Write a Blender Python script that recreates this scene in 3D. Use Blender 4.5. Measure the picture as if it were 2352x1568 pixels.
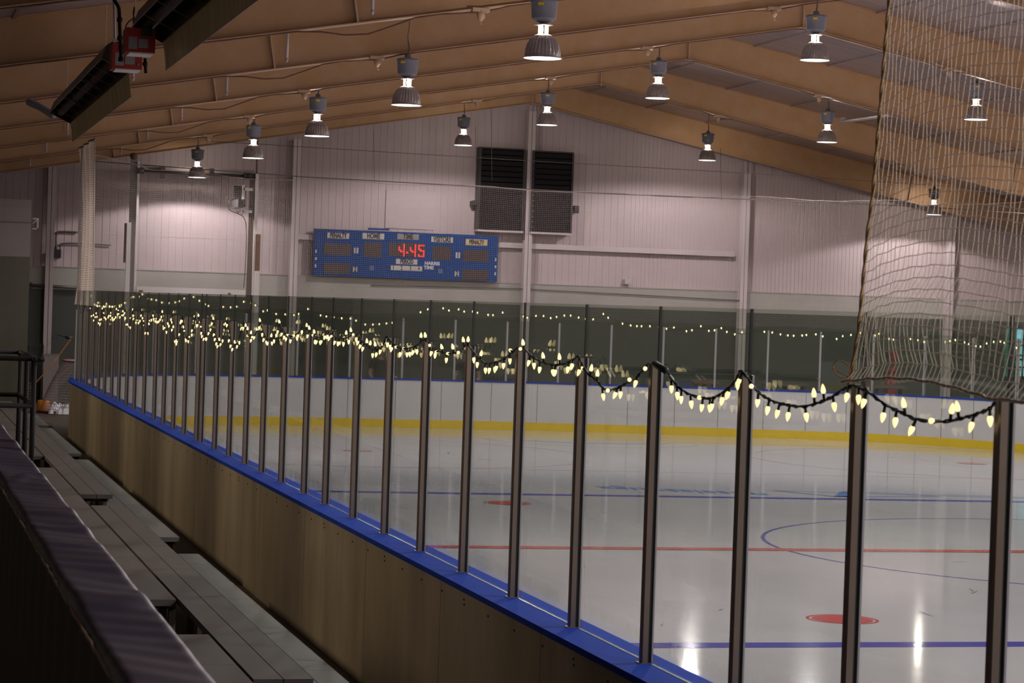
import bpy, bmesh, math, random
from mathutils import Vector, Matrix, Euler
import mathutils
PI = math.pi
random.seed(7)
S = bpy.context.scene
for o in list(bpy.data.objects):
    bpy.data.objects.remove(o, do_unlink=True)

# ------------------------------------------------------------------ camera
FPX, YAW, PITCH, ROLL, CAMH = 5497.8, 0.25692, 0.014709, 0.033742, 2.856
_cy, _sy, _cp, _sp = math.cos(YAW), math.sin(YAW), math.cos(PITCH), math.sin(PITCH)
FW = Vector((_sy * _cp, _cy * _cp, -_sp))
_r = Vector((_cy, -_sy, 0)); _u = _r.cross(FW)
RT = math.cos(ROLL) * _r + math.sin(ROLL) * _u
UP = -math.sin(ROLL) * _r + math.cos(ROLL) * _u
cam_d = bpy.data.cameras.new('camera')
cam = bpy.data.objects.new('camera', cam_d)
S.collection.objects.link(cam)
cam_d.sensor_width = 36.0
cam_d.sensor_fit = 'HORIZONTAL'
cam_d.lens = FPX / 2352 * 36.0
cam_d.clip_end = 300
M = Matrix((RT, UP, -FW)).transposed().to_4x4()
M.translation = Vector((0, 0, CAMH))
cam.matrix_world = M
cam_d.dof.use_dof = True
cam_d.dof.focus_distance = 21.0
cam_d.dof.aperture_fstop = 9.0
S.camera = cam

# ------------------------------------------------------------------ world and exposure
S.view_settings.view_transform = 'Standard'
S.view_settings.look = 'None'
S.view_settings.gamma = 1
S.view_settings.use_curve_mapping = False
S.view_settings.exposure = 0.0
w = bpy.data.worlds.new('world'); S.world = w; w.use_nodes = True
w.node_tree.nodes['Background'].inputs[0].default_value = (0.5, 0.55, 0.7, 1)
w.node_tree.nodes['Background'].inputs[1].default_value = 0.004

LAMP_W = 700.0
NECK_W = 75.0
LAMP_C = (1.0, 0.91, 0.925)
ROWS = [  # x, z of the shade rim, y of every lamp in the row
    (7.55, 5.84, [27.75, 35.5, 43.25, 51.1, 60.6]),
    (14.0, 6.87, [35.2, 43.1, 50.9, 58.8]),
    (20.65, 6.83, [43.3, 51.0, 59.2]),
    (27.7, 5.75, [60.5])]
HIDDEN = [(7.55, 5.84, [20.0, 12.2, 4.5, -3.2]), (14.0, 6.87, [27.4, 19.7, 12.0, 4.2, -3.5]),
          (20.65, 6.83, [35.4, 27.6, 19.8, 12.1, 4.3]), (27.7, 5.75, [52.7, 44.9, 37.2, 29.4, 21.7, 14])]
def lamp_light(x, y, z, cone=170, blend=.25, k=1.0):
    d = bpy.data.lights.new('lamp_beam', 'SPOT')
    d.energy = LAMP_W * k; d.color = LAMP_C; d.spot_size = math.radians(cone); d.spot_blend = blend
    d.shadow_soft_size = 0.16
    o = bpy.data.objects.new('lamp_beam', d); o.location = (x, y, z); S.collection.objects.link(o)
    return o
def board_fill(y, k=1.0):
    # added warm fill spots, unseen left of the view, to brighten the outer boards
    d = bpy.data.lights.new('board_fill_light', 'SPOT'); d.energy = 270 * k; d.color = (1.0, .80, .56); d.shadow_soft_size = .3
    d.spot_size = math.radians(66); d.spot_blend = .7
    o = bpy.data.objects.new('board_fill_light', d); o.location = (-2.2, y, 3.9); S.collection.objects.link(o)
    o.rotation_euler = Vector((1, -.45, -.52)).to_track_quat('-Z', 'Y').to_euler()
for _y in (19.5, 25, 30.5, 36, 42, 48): board_fill(_y, 1.25)
def neck_light(x, y, z, k=1.0):
    d = bpy.data.lights.new('lamp_neck_glow', 'POINT')
    d.energy = NECK_W * k; d.color = (1.0, 0.87, 0.78); d.shadow_soft_size = 0.03
    o = bpy.data.objects.new('lamp_neck_glow', d); o.location = (x, y, z); S.collection.objects.link(o)
    return o
for (x, z, ys) in HIDDEN:
    for y in ys:
        lamp_light(x, y, z - .02)
        if y > 26: neck_light(x, y, z + .36, 1.0)

# ------------------------------------------------------------------ helpers
CAM = Vector((0, 0, CAMH))
def ray(px, py):
    return FW + RT * ((px - 1176) / FPX) + UP * ((784 - py) / FPX)
def at(px, py, axis, val):
    d = ray(px, py)
    return CAM + d * ((val - CAM[axis]) / d[axis])

def col(c):
    return (c[0], c[1], c[2], 1)
def mat(name, c, rough=0.6, metal=0.0, var=0.0, vscale=3.0, bump=0.0, bscale=20.0, stretch=(1, 1, 1),
        emit=None, estr=0.0, spec=0.5, c2=None, coat=0.0):
    m = bpy.data.materials.new(name); m.use_nodes = True
    nt = m.node_tree; b = nt.nodes['Principled BSDF']
    b.inputs['Base Color'].default_value = col(c)
    b.inputs['Roughness'].default_value = rough
    b.inputs['Metallic'].default_value = metal
    b.inputs['Specular IOR Level'].default_value = spec
    if coat: b.inputs['Coat Weight'].default_value = coat
    if emit:
        b.inputs['Emission Color'].default_value = col(emit)
        b.inputs['Emission Strength'].default_value = estr
        m.cycles.emission_sampling = 'NONE'
    if var or bump:
        tc = nt.nodes.new('ShaderNodeTexCoord'); mp = nt.nodes.new('ShaderNodeMapping')
        mp.inputs['Scale'].default_value = stretch
        nt.links.new(tc.outputs['Object'], mp.inputs['Vector'])
    if var:
        n = nt.nodes.new('ShaderNodeTexNoise'); n.inputs['Scale'].default_value = vscale
        n.inputs['Detail'].default_value = 6; n.inputs['Roughness'].default_value = .65
        nt.links.new(mp.outputs[0], n.inputs['Vector'])
        rp = nt.nodes.new('ShaderNodeMapRange')
        rp.inputs['From Min'].default_value = .3; rp.inputs['From Max'].default_value = .7
        nt.links.new(n.outputs['Fac'], rp.inputs['Value'])
        mx = nt.nodes.new('ShaderNodeMix'); mx.data_type = 'RGBA'
        mx.inputs['A'].default_value = col(c)
        cc = c2 if c2 else tuple(v * (1 - var) for v in c)
        mx.inputs['B'].default_value = col(cc)
        nt.links.new(rp.outputs[0], mx.inputs['Factor'])
        nt.links.new(mx.outputs['Result'], b.inputs['Base Color'])
    if bump:
        n2 = nt.nodes.new('ShaderNodeTexNoise'); n2.inputs['Scale'].default_value = bscale
        n2.inputs['Detail'].default_value = 4
        nt.links.new(mp.outputs[0], n2.inputs['Vector'])
        bp = nt.nodes.new('ShaderNodeBump'); bp.inputs['Strength'].default_value = bump
        bp.inputs['Distance'].default_value = 0.02
        nt.links.new(n2.outputs['Fac'], bp.inputs['Height'])
        nt.links.new(bp.outputs[0], b.inputs['Normal'])
    return m

class MB:
    """collects shapes, builds ONE mesh object"""
    def __init__(s): s.v = []; s.f = []; s.m = []; s.sm = []
    def add(s, vs, fs, mi=0, smooth=False):
        n = len(s.v); s.v += [tuple(v) for v in vs]
        for f in fs:
            s.f.append(tuple(i + n for i in f)); s.m.append(mi); s.sm.append(smooth)
        return s
    def box(s, a, b, mi=0):
        x0, y0, z0 = a; x1, y1, z1 = b
        x0, x1 = min(x0, x1), max(x0, x1); y0, y1 = min(y0, y1), max(y0, y1); z0, z1 = min(z0, z1), max(z0, z1)
        return s.add([(x0, y0, z0), (x1, y0, z0), (x1, y1, z0), (x0, y1, z0), (x0, y0, z1), (x1, y0, z1), (x1, y1, z1), (x0, y1, z1)],
                     [(0, 3, 2, 1), (4, 5, 6, 7), (0, 1, 5, 4), (1, 2, 6, 5), (2, 3, 7, 6), (3, 0, 4, 7)], mi)
    def cbox(s, c, d, mi=0, rot=None):
        n0 = len(s.v)
        s.box((-d[0] / 2, -d[1] / 2, -d[2] / 2), (d[0] / 2, d[1] / 2, d[2] / 2), mi)
        R = rot if rot is not None else Matrix.Identity(3)
        for i in range(n0, len(s.v)):
            s.v[i] = tuple(R @ Vector(s.v[i]) + Vector(c))
        return s
    def tube(s, pts, r, n=8, mi=0, smooth=True, closed=False, caps=True):
        pts = [Vector(p) for p in pts]
        rr = r if isinstance(r, (list, tuple)) else [r] * len(pts)
        n0 = len(s.v); vs = []; fs = []
        N = len(pts); prev = None
        for i, p in enumerate(pts):
            if closed: t = pts[(i + 1) % N] - pts[i - 1]
            else: t = pts[min(i + 1, N - 1)] - pts[max(i - 1, 0)]
            if t.length < 1e-9: t = Vector((0, 0, 1))
            t.normalize()
            if prev is None:
                a = Vector((0, 0, 1)) if abs(t.z) < .9 else Vector((1, 0, 0))
                u = t.cross(a).normalized()
            else:
                u = (prev - t * prev.dot(t))
                u = u.normalized() if u.length > 1e-6 else t.orthogonal().normalized()
            prev = u; v = t.cross(u)
            for k in range(n):
                a = 2 * PI * k / n
                vs.append(p + (u * math.cos(a) + v * math.sin(a)) * rr[i])
        R = N if closed else N - 1
        for i in range(R):
            j = (i + 1) % N
            for k in range(n):
                k2 = (k + 1) % n
                fs.append((i * n + k, i * n + k2, j * n + k2, j * n + k))
        if not closed and caps:
            fs.append(tuple(reversed(range(n)))); fs.append(tuple((N - 1) * n + k for k in range(n)))
        return s.add(vs, fs, mi, smooth)
    def lathe(s, prof, c=(0, 0, 0), n=24, mi=0, smooth=True, flute=None, axis=None):
        vs = []; fs = []
        for j, (r, z) in enumerate(prof):
            for k in range(n):
                a = 2 * PI * k / n
                rr = r
                if flute: rr = r * (1 + flute[j] * (1 if k % 2 else -1))
                vs.append(Vector((rr * math.cos(a), rr * math.sin(a), z)))
        if axis is not None:
            q = Vector((0, 0, 1)).rotation_difference(Vector(axis).normalized())
            vs = [q @ v for v in vs]
        vs = [v + Vector(c) for v in vs]
        for j in range(len(prof) - 1):
            for k in range(n):
                k2 = (k + 1) % n
                fs.append((j * n + k, j * n + k2, (j + 1) * n + k2, (j + 1) * n + k))
        return s.add(vs, fs, mi, smooth)
    def prism(s, poly, axis, a, b, mi=0):
        """poly: 2-D points in the plane normal to axis (order x,y,z without axis), extruded a..b"""
        def P(p, t):
            q = list(p); q.insert(axis, t); return tuple(q)
        n = len(poly)
        vs = [P(p, a) for p in poly] + [P(p, b) for p in poly]
        fs = [tuple(range(n)), tuple(reversed(range(n, 2 * n)))]
        for i in range(n):
            j = (i + 1) % n; fs.append((i, i + n, j + n, j))
        return s.add(vs, fs, mi)
    def build(s, name, mats, parent=None, loc=None):
        me = bpy.data.meshes.new(name)
        off = Vector(loc) if loc is not None else Vector((0, 0, 0))
        me.from_pydata([tuple(Vector(v) - off) for v in s.v], [], s.f)
        if not isinstance(mats, (list, tuple)): mats = [mats]
        for m in mats: me.materials.append(m)
        me.polygons.foreach_set('material_index', s.m)
        me.polygons.foreach_set('use_smooth', s.sm)
        bm = bmesh.new(); bm.from_mesh(me); bmesh.ops.recalc_face_normals(bm, faces=bm.faces); bm.to_mesh(me); bm.free()
        me.update()
        o = bpy.data.objects.new(name, me); S.collection.objects.link(o)
        o.location = off
        if parent is not None:
            o.parent = parent
            o.location = off - world_loc(parent)
        return o
WL = {}
def world_loc(o):
    l = Vector((0, 0, 0))
    while o is not None:
        l += Vector(o.location); o = o.parent
    return l
def tag(o, label=None, cat=None, group=None, kind=None):
    if label: o['label'] = label
    if cat: o['category'] = cat
    if group: o['group'] = group
    if kind: o['kind'] = kind
    return o
def thing(name, label, cat, loc=(0, 0, 0), group=None):
    o = bpy.data.objects.new(name, None); S.collection.objects.link(o)
    o.location = loc; o.empty_display_size = .1
    return tag(o, label, cat, group)
def copy_obj(o, parent=None, loc=None):
    c = o.copy(); S.collection.objects.link(c)
    if parent is not None: c.parent = parent
    if loc is not None: c.location = loc
    return c
def copy_tree(o, parent=None):
    c = copy_obj(o, parent)
    for ch in list(o.children): copy_tree(ch, c)
    return c
UN = ['', 'first', 'second', 'third', 'fourth', 'fifth', 'sixth', 'seventh', 'eighth', 'ninth', 'tenth', 'eleventh', 'twelfth',
      'thirteenth', 'fourteenth', 'fifteenth', 'sixteenth', 'seventeenth', 'eighteenth', 'nineteenth', 'twentieth']
def ordw(n):
    if n <= 20: return UN[n]
    t, u = divmod(n, 10)
    T = {2: 'twenty', 3: 'thirty', 4: 'forty'}[t]
    return T + '-' + UN[u] if u else {30: 'thirtieth', 40: 'fortieth'}[n]
def text_mb(mb, s, origin, ux, uz, size, sx=1.0, depth=0.004, nrm=None, mi=0, bold=0.0, shear=0.0, align='CENTER'):
    """adds extruded lettering to mb: ux right direction, uz up direction"""
    cu = bpy.data.curves.new('t', 'FONT'); cu.body = s; cu.size = size; cu.align_x = align; cu.align_y = 'CENTER'
    cu.extrude = depth; cu.offset = bold; cu.shear = shear; cu.resolution_u = 3
    ob = bpy.data.objects.new('t', cu); S.collection.objects.link(ob)
    dg = bpy.context.evaluated_depsgraph_get(); dg.update()
    me = bpy.data.meshes.new_from_object(ob.evaluated_get(dg))
    ux = Vector(ux).normalized(); uz = Vector(uz).normalized(); un = ux.cross(uz)
    vs = [Vector(origin) + ux * v.co.x * sx + uz * v.co.y + un * v.co.z for v in me.vertices]
    mb.add(vs, [tuple(p.vertices) for p in me.polygons], mi)
    bpy.data.objects.remove(ob, do_unlink=True); bpy.data.meshes.remove(me); bpy.data.curves.remove(cu)

# ------------------------------------------------------------------ materials
M_ = {}
M_['wall_metal'] = mat('white_ribbed_metal', (.49, .405, .40), .5, var=.12, vscale=.6, spec=.4)
M_['block'] = mat('painted_block', (.36, .345, .305), .7, var=.15, vscale=1.2, bump=.2, bscale=30)
M_['block_low'] = mat('painted_block_glass_dimmed', (.060, .068, .054), .75, var=.2, vscale=1.0, bump=.2, bscale=30)  # darker lower paint, with the dimming by the rink glass put into its colour
M_['block_dark'] = mat('green_block', (.12, .11, .075), .75, var=.15, vscale=1.2, bump=.2, bscale=30)
M_['block_white'] = mat('white_block', (.30, .255, .24), .7, var=.12, vscale=1.2, bump=.2, bscale=30)
M_['steel_white'] = mat('white_painted_steel', (.52, .45, .44), .45, var=.1, vscale=2)
M_['steel_tan'] = mat('tan_painted_steel', (.47, .295, .17), .62, var=.22, vscale=2.2, c2=(.42, .24, .10), spec=.3)
M_['flange'] = mat('tan_painted_flange', (.50, .33, .205), .5, var=.2, vscale=4, spec=.4)
M_['ice'] = None
M_['board'] = mat('stained_plywood', (.33, .27, .19), .7, var=.35, vscale=1.6, c2=(.20, .155, .10), stretch=(1, 1, .22), bump=.06, bscale=8)
M_['board_in'] = mat('white_board_facing', (.60, .575, .585), .32, var=.10, vscale=1.5, coat=.2)
M_['cap'] = mat('blue_cap_rail', (.018, .055, .38), .75, var=.2, vscale=3, spec=.04)
M_['yellow'] = mat('yellow_kick_plate', (.72, .50, .012), .35, var=.1, vscale=3)
M_['alu'] = mat('bronze_aluminium', (.25, .195, .16), .38, metal=.7, var=.15, vscale=4)
M_['gasket'] = mat('black_gasket', (.012, .01, .012), .6)
M_['strip'] = mat('grey_aluminium_strip', (.36, .34, .37), .4, metal=.5)
M_['edge'] = mat('dark_glass_edge', (.012, .016, .016), .3)
M_['cord'] = mat('dark_green_cord', (.008, .012, .010), .55)
M_['bulb'] = mat('warm_faceted_bulb', (.9, .75, .4), .2, emit=(1.0, .78, .36), estr=1.35)
M_['bulb_far'] = mat('warm_small_bulb', (.9, .75, .4), .2, emit=(1.0, .85, .42), estr=2.6)
M_['net'] = mat('beige_netting', (.74, .63, .50), .8)
M_['net_side'] = mat('cream_netting', (.66, .56, .46), .85)
M_['rope'] = mat('brown_rope', (.30, .20, .10), .8)
M_['net_end'] = mat('pale_netting', (.30, .255, .22), .85)
M_['cable'] = mat('steel_cable', (.10, .09, .08), .5, metal=.4)
M_['shade'] = mat('dusty_aluminium_shade', (.42, .36, .33), .42, metal=.55, var=.3, vscale=9)
M_['ballast'] = mat('grey_ballast_housing', (.17, .175, .20), .45, var=.1, vscale=8)
M_['chrome'] = mat('bright_bracket', (.8, .78, .74), .2, metal=.9)
M_['lens'] = mat('lit_lens', (1, 1, 1), .3, emit=(1.0, .97, .95), estr=4)
M_['tube'] = mat('lit_lamp_tube', (1, 1, 1), .3, emit=(1.0, .84, .66), estr=3.2)
def tube_mat():
    m = mat('lit_lamp_tube', (1, 1, 1), .3); nt = m.node_tree; b = nt.nodes['Principled BSDF']; nt.nodes.remove(b)
    out = [n for n in nt.nodes if n.type == 'OUTPUT_MATERIAL'][0]
    e = nt.nodes.new('ShaderNodeEmission'); e.inputs[0].default_value = (1, .86, .68, 1); e.inputs[1].default_value = 3.0
    t_ = nt.nodes.new('ShaderNodeBsdfTransparent'); mx = nt.nodes.new('ShaderNodeMixShader'); mx.inputs[0].default_value = .5
    nt.links.new(t_.outputs[0], mx.inputs[1]); nt.links.new(e.outputs[0], mx.inputs[2]); nt.links.new(mx.outputs[0], out.inputs[0])
    m.cycles.emission_sampling = 'NONE'; return m
M_['tube'] = tube_mat()
M_['sticker'] = mat('yellow_sticker', (.75, .5, .02), .5)
M_['white'] = mat('white_paint', (.7, .66, .63), .5)
M_['black'] = mat('black_metal', (.018, .015, .015), .5)
M_['rust'] = mat('rusty_steel', (.17, .075, .035), .7, var=.4, vscale=12)
M_['pipe'] = mat('dark_grey_pipe', (.012, .010, .010), .7, spec=.15, var=.2, vscale=6)
M_['bench'] = mat('grey_painted_plank', (.085, .069, .062), .6, var=.15, vscale=2.0, stretch=(3, .4, 1))
M_['bench_front'] = mat('pale_green_grey_plank', (.18, .18, .167), .55, var=.14, vscale=2.0, stretch=(3, .4, 1))
M_['concrete'] = mat('brown_concrete', (.10, .07, .042), .7, var=.4, vscale=2.2, bump=.1, bscale=10)
M_['louver'] = mat('black_louver', (.014, .011, .013), .7, spec=.2)
M_['sbblue'] = mat('scoreboard_blue', (.005, .050, .20), .7, spec=.1, var=.1, vscale=4)
M_['sbdark'] = mat('scoreboard_window', (.035, .018, .016), .35)
M_['plate'] = mat('scoreboard_plate', (.45, .42, .38), .5)
M_['plate_y'] = mat('yellowed_plate', (.50, .38, .20), .5)
M_['plate_g'] = mat('dull_grey_plate', (.24, .21, .2), .5)
M_['ink'] = mat('black_lettering', (.01, .01, .01), .5)
M_['letter_w'] = mat('white_lettering', (.55, .55, .56), .5)
M_['led'] = mat('red_led', (.6, .02, .02), .4, emit=(1.0, .03, .04), estr=1.6)
M_['red'] = mat('red_heater_paint', (.30, .014, .004), .5, var=.15, vscale=8)
M_['galv'] = mat('galvanised_shield', (.85, .72, .40), .36, metal=.2, var=.5, vscale=3, stretch=(1, 3, .3))
M_['trough'] = mat('dark_reflector', (.035, .024, .02), .4, metal=.5)
M_['heattube'] = mat('dark_radiant_tube', (.10, .07, .06), .5, metal=.5)
M_['pad'] = mat('navy_vinyl', (.024, .014, .020), .42, var=.3, vscale=2.4, c2=(.006, .006, .034), stretch=(.6, 1.6, 1))
M_['maroon'] = mat('maroon_panel', (.022, .004, .005), .75, var=.3, vscale=3)
M_['bead'] = mat('worn_gold_piping', (.22, .12, .06), .5, metal=.2)
M_['goalred'] = mat('goal_red', (.20, .012, .015), .5)
M_['goalnet'] = mat('goal_netting', (.36, .30, .29), .8)
M_['snow'] = mat('ice_shavings', (.85, .85, .88), .5)
M_['orange'] = mat('orange_plastic', (.75, .24, .005), .4)
M_['orange_rope'] = mat('orange_cord', (.45, .17, .02), .6)
M_['skin'] = mat('skin', (.42, .24, .17), .5)
M_['shirt'] = mat('dark_shirt', (.016, .016, .024), .7)
M_['trouser'] = mat('dark_trousers', (.014, .014, .018), .7)
M_['hair'] = mat('dark_hair', (.03, .018, .012), .6)
M_['darkgreen'] = mat('dark_green_bottles', (.03, .06, .035), .3)
M_['navy'] = mat('navy_bin', (.02, .035, .10), .5)
M_['wood'] = mat('dark_wood', (.09, .06, .04), .6)
M_['mat_rubber'] = mat('rubber_mat', (.13, .10, .09), .7, var=.2, vscale=8)
M_['window_glow'] = mat('bright_cyan_window', (.2, .5, .55), .3, emit=(.20, .62, .78), estr=.75)
M_['teal'] = mat('teal_panel', (.05, .26, .19), .5)

def ice_mat(name, c, c2, tiles=True):
    m = mat(name, c, .085, var=.1, vscale=.45, stretch=(1, .55, 1), c2=c2, spec=.24, bump=.004, bscale=3)
    return m
ICE = ice_mat('ice', (.555, .55, .585), (.465, .465, .49))
ICE_BLUE = ice_mat('blue_line_paint', (.07, .075, .42), (.06, .06, .38))
ICE_RED = ice_mat('red_line_paint', (.55, .09, .09), (.48, .08, .08))
ICE_SPOT = ice_mat('red_spot_paint', (.60, .06, .06), (.55, .05, .05))
ICE_THIN = ice_mat('faint_red_paint', (.72, .52, .52), (.70, .50, .50))
ICE_CYAN = ice_mat('crease_paint', (.36, .48, .56), (.34, .44, .52))
ICE_LOGO = ice_mat('blue_logo_paint', (.08, .22, .60), (.08, .20, .55))

def glass_mat(name, tint, refl=1.0):
    m = bpy.data.materials.new(name); m.use_nodes = True; nt = m.node_tree
    for n in list(nt.nodes): nt.nodes.remove(n)
    out = nt.nodes.new('ShaderNodeOutputMaterial'); mx = nt.nodes.new('ShaderNodeMixShader')
    tr = nt.nodes.new('ShaderNodeBsdfTransparent'); gl = nt.nodes.new('ShaderNodeBsdfGlossy')
    # thin sheet: Schlick reflectance from the angle, the same on both faces
    ge = nt.nodes.new('ShaderNodeNewGeometry'); dt = nt.nodes.new('ShaderNodeVectorMath'); dt.operation = 'DOT_PRODUCT'
    nt.links.new(ge.outputs['Incoming'], dt.inputs[0]); nt.links.new(ge.outputs['Normal'], dt.inputs[1])
    def mth(op, a, b=None):
        n_ = nt.nodes.new('ShaderNodeMath'); n_.operation = op
        for i_, v_ in enumerate((a, b)):
            if v_ is None: continue
            if isinstance(v_, (int, float)): n_.inputs[i_].default_value = v_
            else: nt.links.new(v_, n_.inputs[i_])
        return n_.outputs[0]
    fr = mth('ADD', mth('MULTIPLY', mth('POWER', mth('SUBTRACT', 1.0, mth('ABSOLUTE', dt.outputs['Value'])), 5.0), .70), .025)
    tr.inputs['Color'].default_value = col(tint); gl.inputs['Roughness'].default_value = 0.0
    gl.inputs['Color'].default_value = (refl, refl, refl, 1)
    # streaks of dust and cleaning marks on the pane
    tc = nt.nodes.new('ShaderNodeTexCoord'); nz = nt.nodes.new('ShaderNodeTexNoise'); nz.inputs['Scale'].default_value = 2.0
    nt.links.new(tc.outputs['Object'], nz.inputs['Vector'])
    df = nt.nodes.new('ShaderNodeBsdfDiffuse'); df.inputs['Color'].default_value = (.45, .5, .47, 1)
    mr = nt.nodes.new('ShaderNodeMapRange'); mr.inputs['To Min'].default_value = 0.001; mr.inputs['To Max'].default_value = 0.012
    nt.links.new(nz.outputs['Fac'], mr.inputs['Value'])
    m2 = nt.nodes.new('ShaderNodeMixShader')
    nt.links.new(mr.outputs[0], m2.inputs[0]); nt.links.new(tr.outputs[0], m2.inputs[1]); nt.links.new(df.outputs[0], m2.inputs[2])
    nt.links.new(fr, mx.inputs[0]); nt.links.new(m2.outputs[0], mx.inputs[1]); nt.links.new(gl.outputs[0], mx.inputs[2])
    nt.links.new(mx.outputs[0], out.inputs[0])
    return m
GLASS = glass_mat('green_tempered_glass', (.865, .895, .865))
GLASS_END = glass_mat('end_tempered_glass', (.82, .87, .83))

# ------------------------------------------------------------------ building shell
RX = 16.5                       # ridge
XL, XR = -2.6, 35.6
YW = 62.4                       # far wall
def zlow(x): return 8.27 - (.181 * (RX - x) if x < RX else .196 * (x - RX))
def zroof(x): return 8.93 - .187 * abs(x - RX)
fl = MB().box((XL, -9, -.12), (XR, YW + .3, -.012)).build('floor', M_['concrete']); tag(fl, kind='structure')

def rib_wall():
    mb = MB(); x = XL; prof = []
    while x < XR:
        step = .19 if x < 19.5 else .115
        prof += [(x, 0), (x + step - .022, 0), (x + step - .018, -.009), (x + step - .006, -.009)]
        x += step
    prof.append((XR, 0))
    vs = []; fs = []
    for (x, d) in prof:
        x = min(x, XR)
        vs += [(x, YW - d, 3.40), (x, YW - d, zroof(x) + .05)]
    for i in range(len(prof) - 1):
        fs.append((2 * i, 2 * i + 2, 2 * i + 3, 2 * i + 1))
    mb.add(vs, fs)
    for z in (4.35, 6.02):            # horizontal sheet laps
        mb.box((XL, YW - .006, z), (XR, YW, z + .012))
    return mb
wf = rib_wall().build('wall_far', M_['wall_metal']); tag(wf, kind='structure')
# lower block wall under the ribbed metal, with a ledge; mortar lines as bump pattern
def brick_bump(m, sx=.4, sz=.2):
    nt = m.node_tree; b = nt.nodes['Principled BSDF']
    tc = nt.nodes.new('ShaderNodeTexCoord'); sep = nt.nodes.new('ShaderNodeSeparateXYZ'); cmb = nt.nodes.new('ShaderNodeCombineXYZ')
    nt.links.new(tc.outputs['Object'], sep.inputs[0])
    ad = nt.nodes.new('ShaderNodeMath'); ad.operation = 'ADD'
    nt.links.new(sep.outputs[0], ad.inputs[0]); nt.links.new(sep.outputs[1], ad.inputs[1])
    nt.links.new(ad.outputs[0], cmb.inputs[0]); nt.links.new(sep.outputs[2], cmb.inputs[1])
    br = nt.nodes.new('ShaderNodeTexBrick'); br.inputs['Scale'].default_value = 1.0
    br.inputs['Brick Width'].default_value = sx; br.inputs['Row Height'].default_value = sz
    br.inputs['Mortar Size'].default_value = .006
    br.inputs['Color1'].default_value = (1, 1, 1, 1); br.inputs['Color2'].default_value = (1, 1, 1, 1); br.inputs['Mortar'].default_value = (0, 0, 0, 1)
    nt.links.new(cmb.outputs[0], br.inputs['Vector'])
    bp = nt.nodes.new('ShaderNodeBump'); bp.inputs['Strength'].default_value = .5; bp.inputs['Distance'].default_value = .01
    nt.links.new(br.outputs['Color'], bp.inputs['Height']); nt.links.new(bp.outputs[0], b.inputs['Normal'])
for k in ('block', 'block_low', 'block_dark', 'block_white'): brick_bump(M_[k])
mb = MB(); mb.box((XL, YW - .12, 2.9), (XR, YW + .1, 3.47), 0); mb.box((XL, YW - .12, -.02), (XR, YW + .1, 2.9), 1)
o = mb.build('wall_far_base', [M_['block'], M_['block_low']]); tag(o, kind='structure')
for nm, x0, x1 in (('wall_left', XL - .2, XL), ('wall_right', XR, XR + .2)):
    xx = x1 if nm == 'wall_left' else x0
    mb = MB(); mb.box((x0, -9, -.05), (x1, YW, zroof(xx) + .02)); o = mb.build(nm, M_['block_dark'] if nm == 'wall_left' else M_['wall_metal']); tag(o, kind='structure')
o = MB().prism([(XL, -.05), (XR, -.05), (XR, zroof(XR)), (RX, zroof(RX)), (XL, zroof(XL))], 1, -9.2, -9.0).build('wall_near', M_['wall_metal']); tag(o, kind='structure')
# roof: foil faced insulation, seams across
foil = mat('foil_roof_lining', (.47, .425, .445), .30, metal=.65, var=.35, vscale=1.6, stretch=(.2, 6, 1), bump=.5, bscale=5)
mb = MB()
for (xa, xb_) in ((XL, RX), (RX, XR)):
    za, zb = zroof(xa), zroof(xb_)
    mb.add([(xa, -9, za), (xb_, -9, zb), (xb_, YW + .2, zb), (xa, YW + .2, za), (xa, -9, za + .1), (xb_, -9, zb + .1), (xb_, YW + .2, zb + .1), (xa, YW + .2, za + .1)],
           [(0, 1, 2, 3), (4, 7, 6, 5), (0, 4, 5, 1), (2, 6, 7, 3)])
o = mb.build('ceiling', foil); tag(o, kind='structure')
# roof purlins between the frames (thin dark joints along the building)
mb = MB()
for x in [RX + d * s for d in (1.5, 3.2, 4.9, 6.6, 8.3, 10, 11.7, 13.4, 15.1) for s in (-1, 1)]:
    z = zroof(x); mb.box((x - .02, -9, z - .03), (x + .02, YW, z + .01))
o = mb.build('trim_1', foil); tag(o, kind='structure')
# white girt across the far wall
def wallpx(x0, y0, x1, y1, Y): a = at(x0, y0, 1, Y); b = at(x1, y1, 1, Y); return a, b
mb = MB()
mb.box((10.35, YW - .16, 4.42), (10.9, YW - .02, 4.56)); mb.box((15.8, YW - .16, 4.42), (22.6, YW - .02, 4.56))
o = mb.build('trim_2', M_['steel_white']); tag(o, kind='structure')
mb = MB()
mb.box((XL, YW - .135, 3.462), (XR, YW - .02, 3.485))
o = mb.build('trim_3', M_['block']); tag(o, kind='structure')

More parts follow.
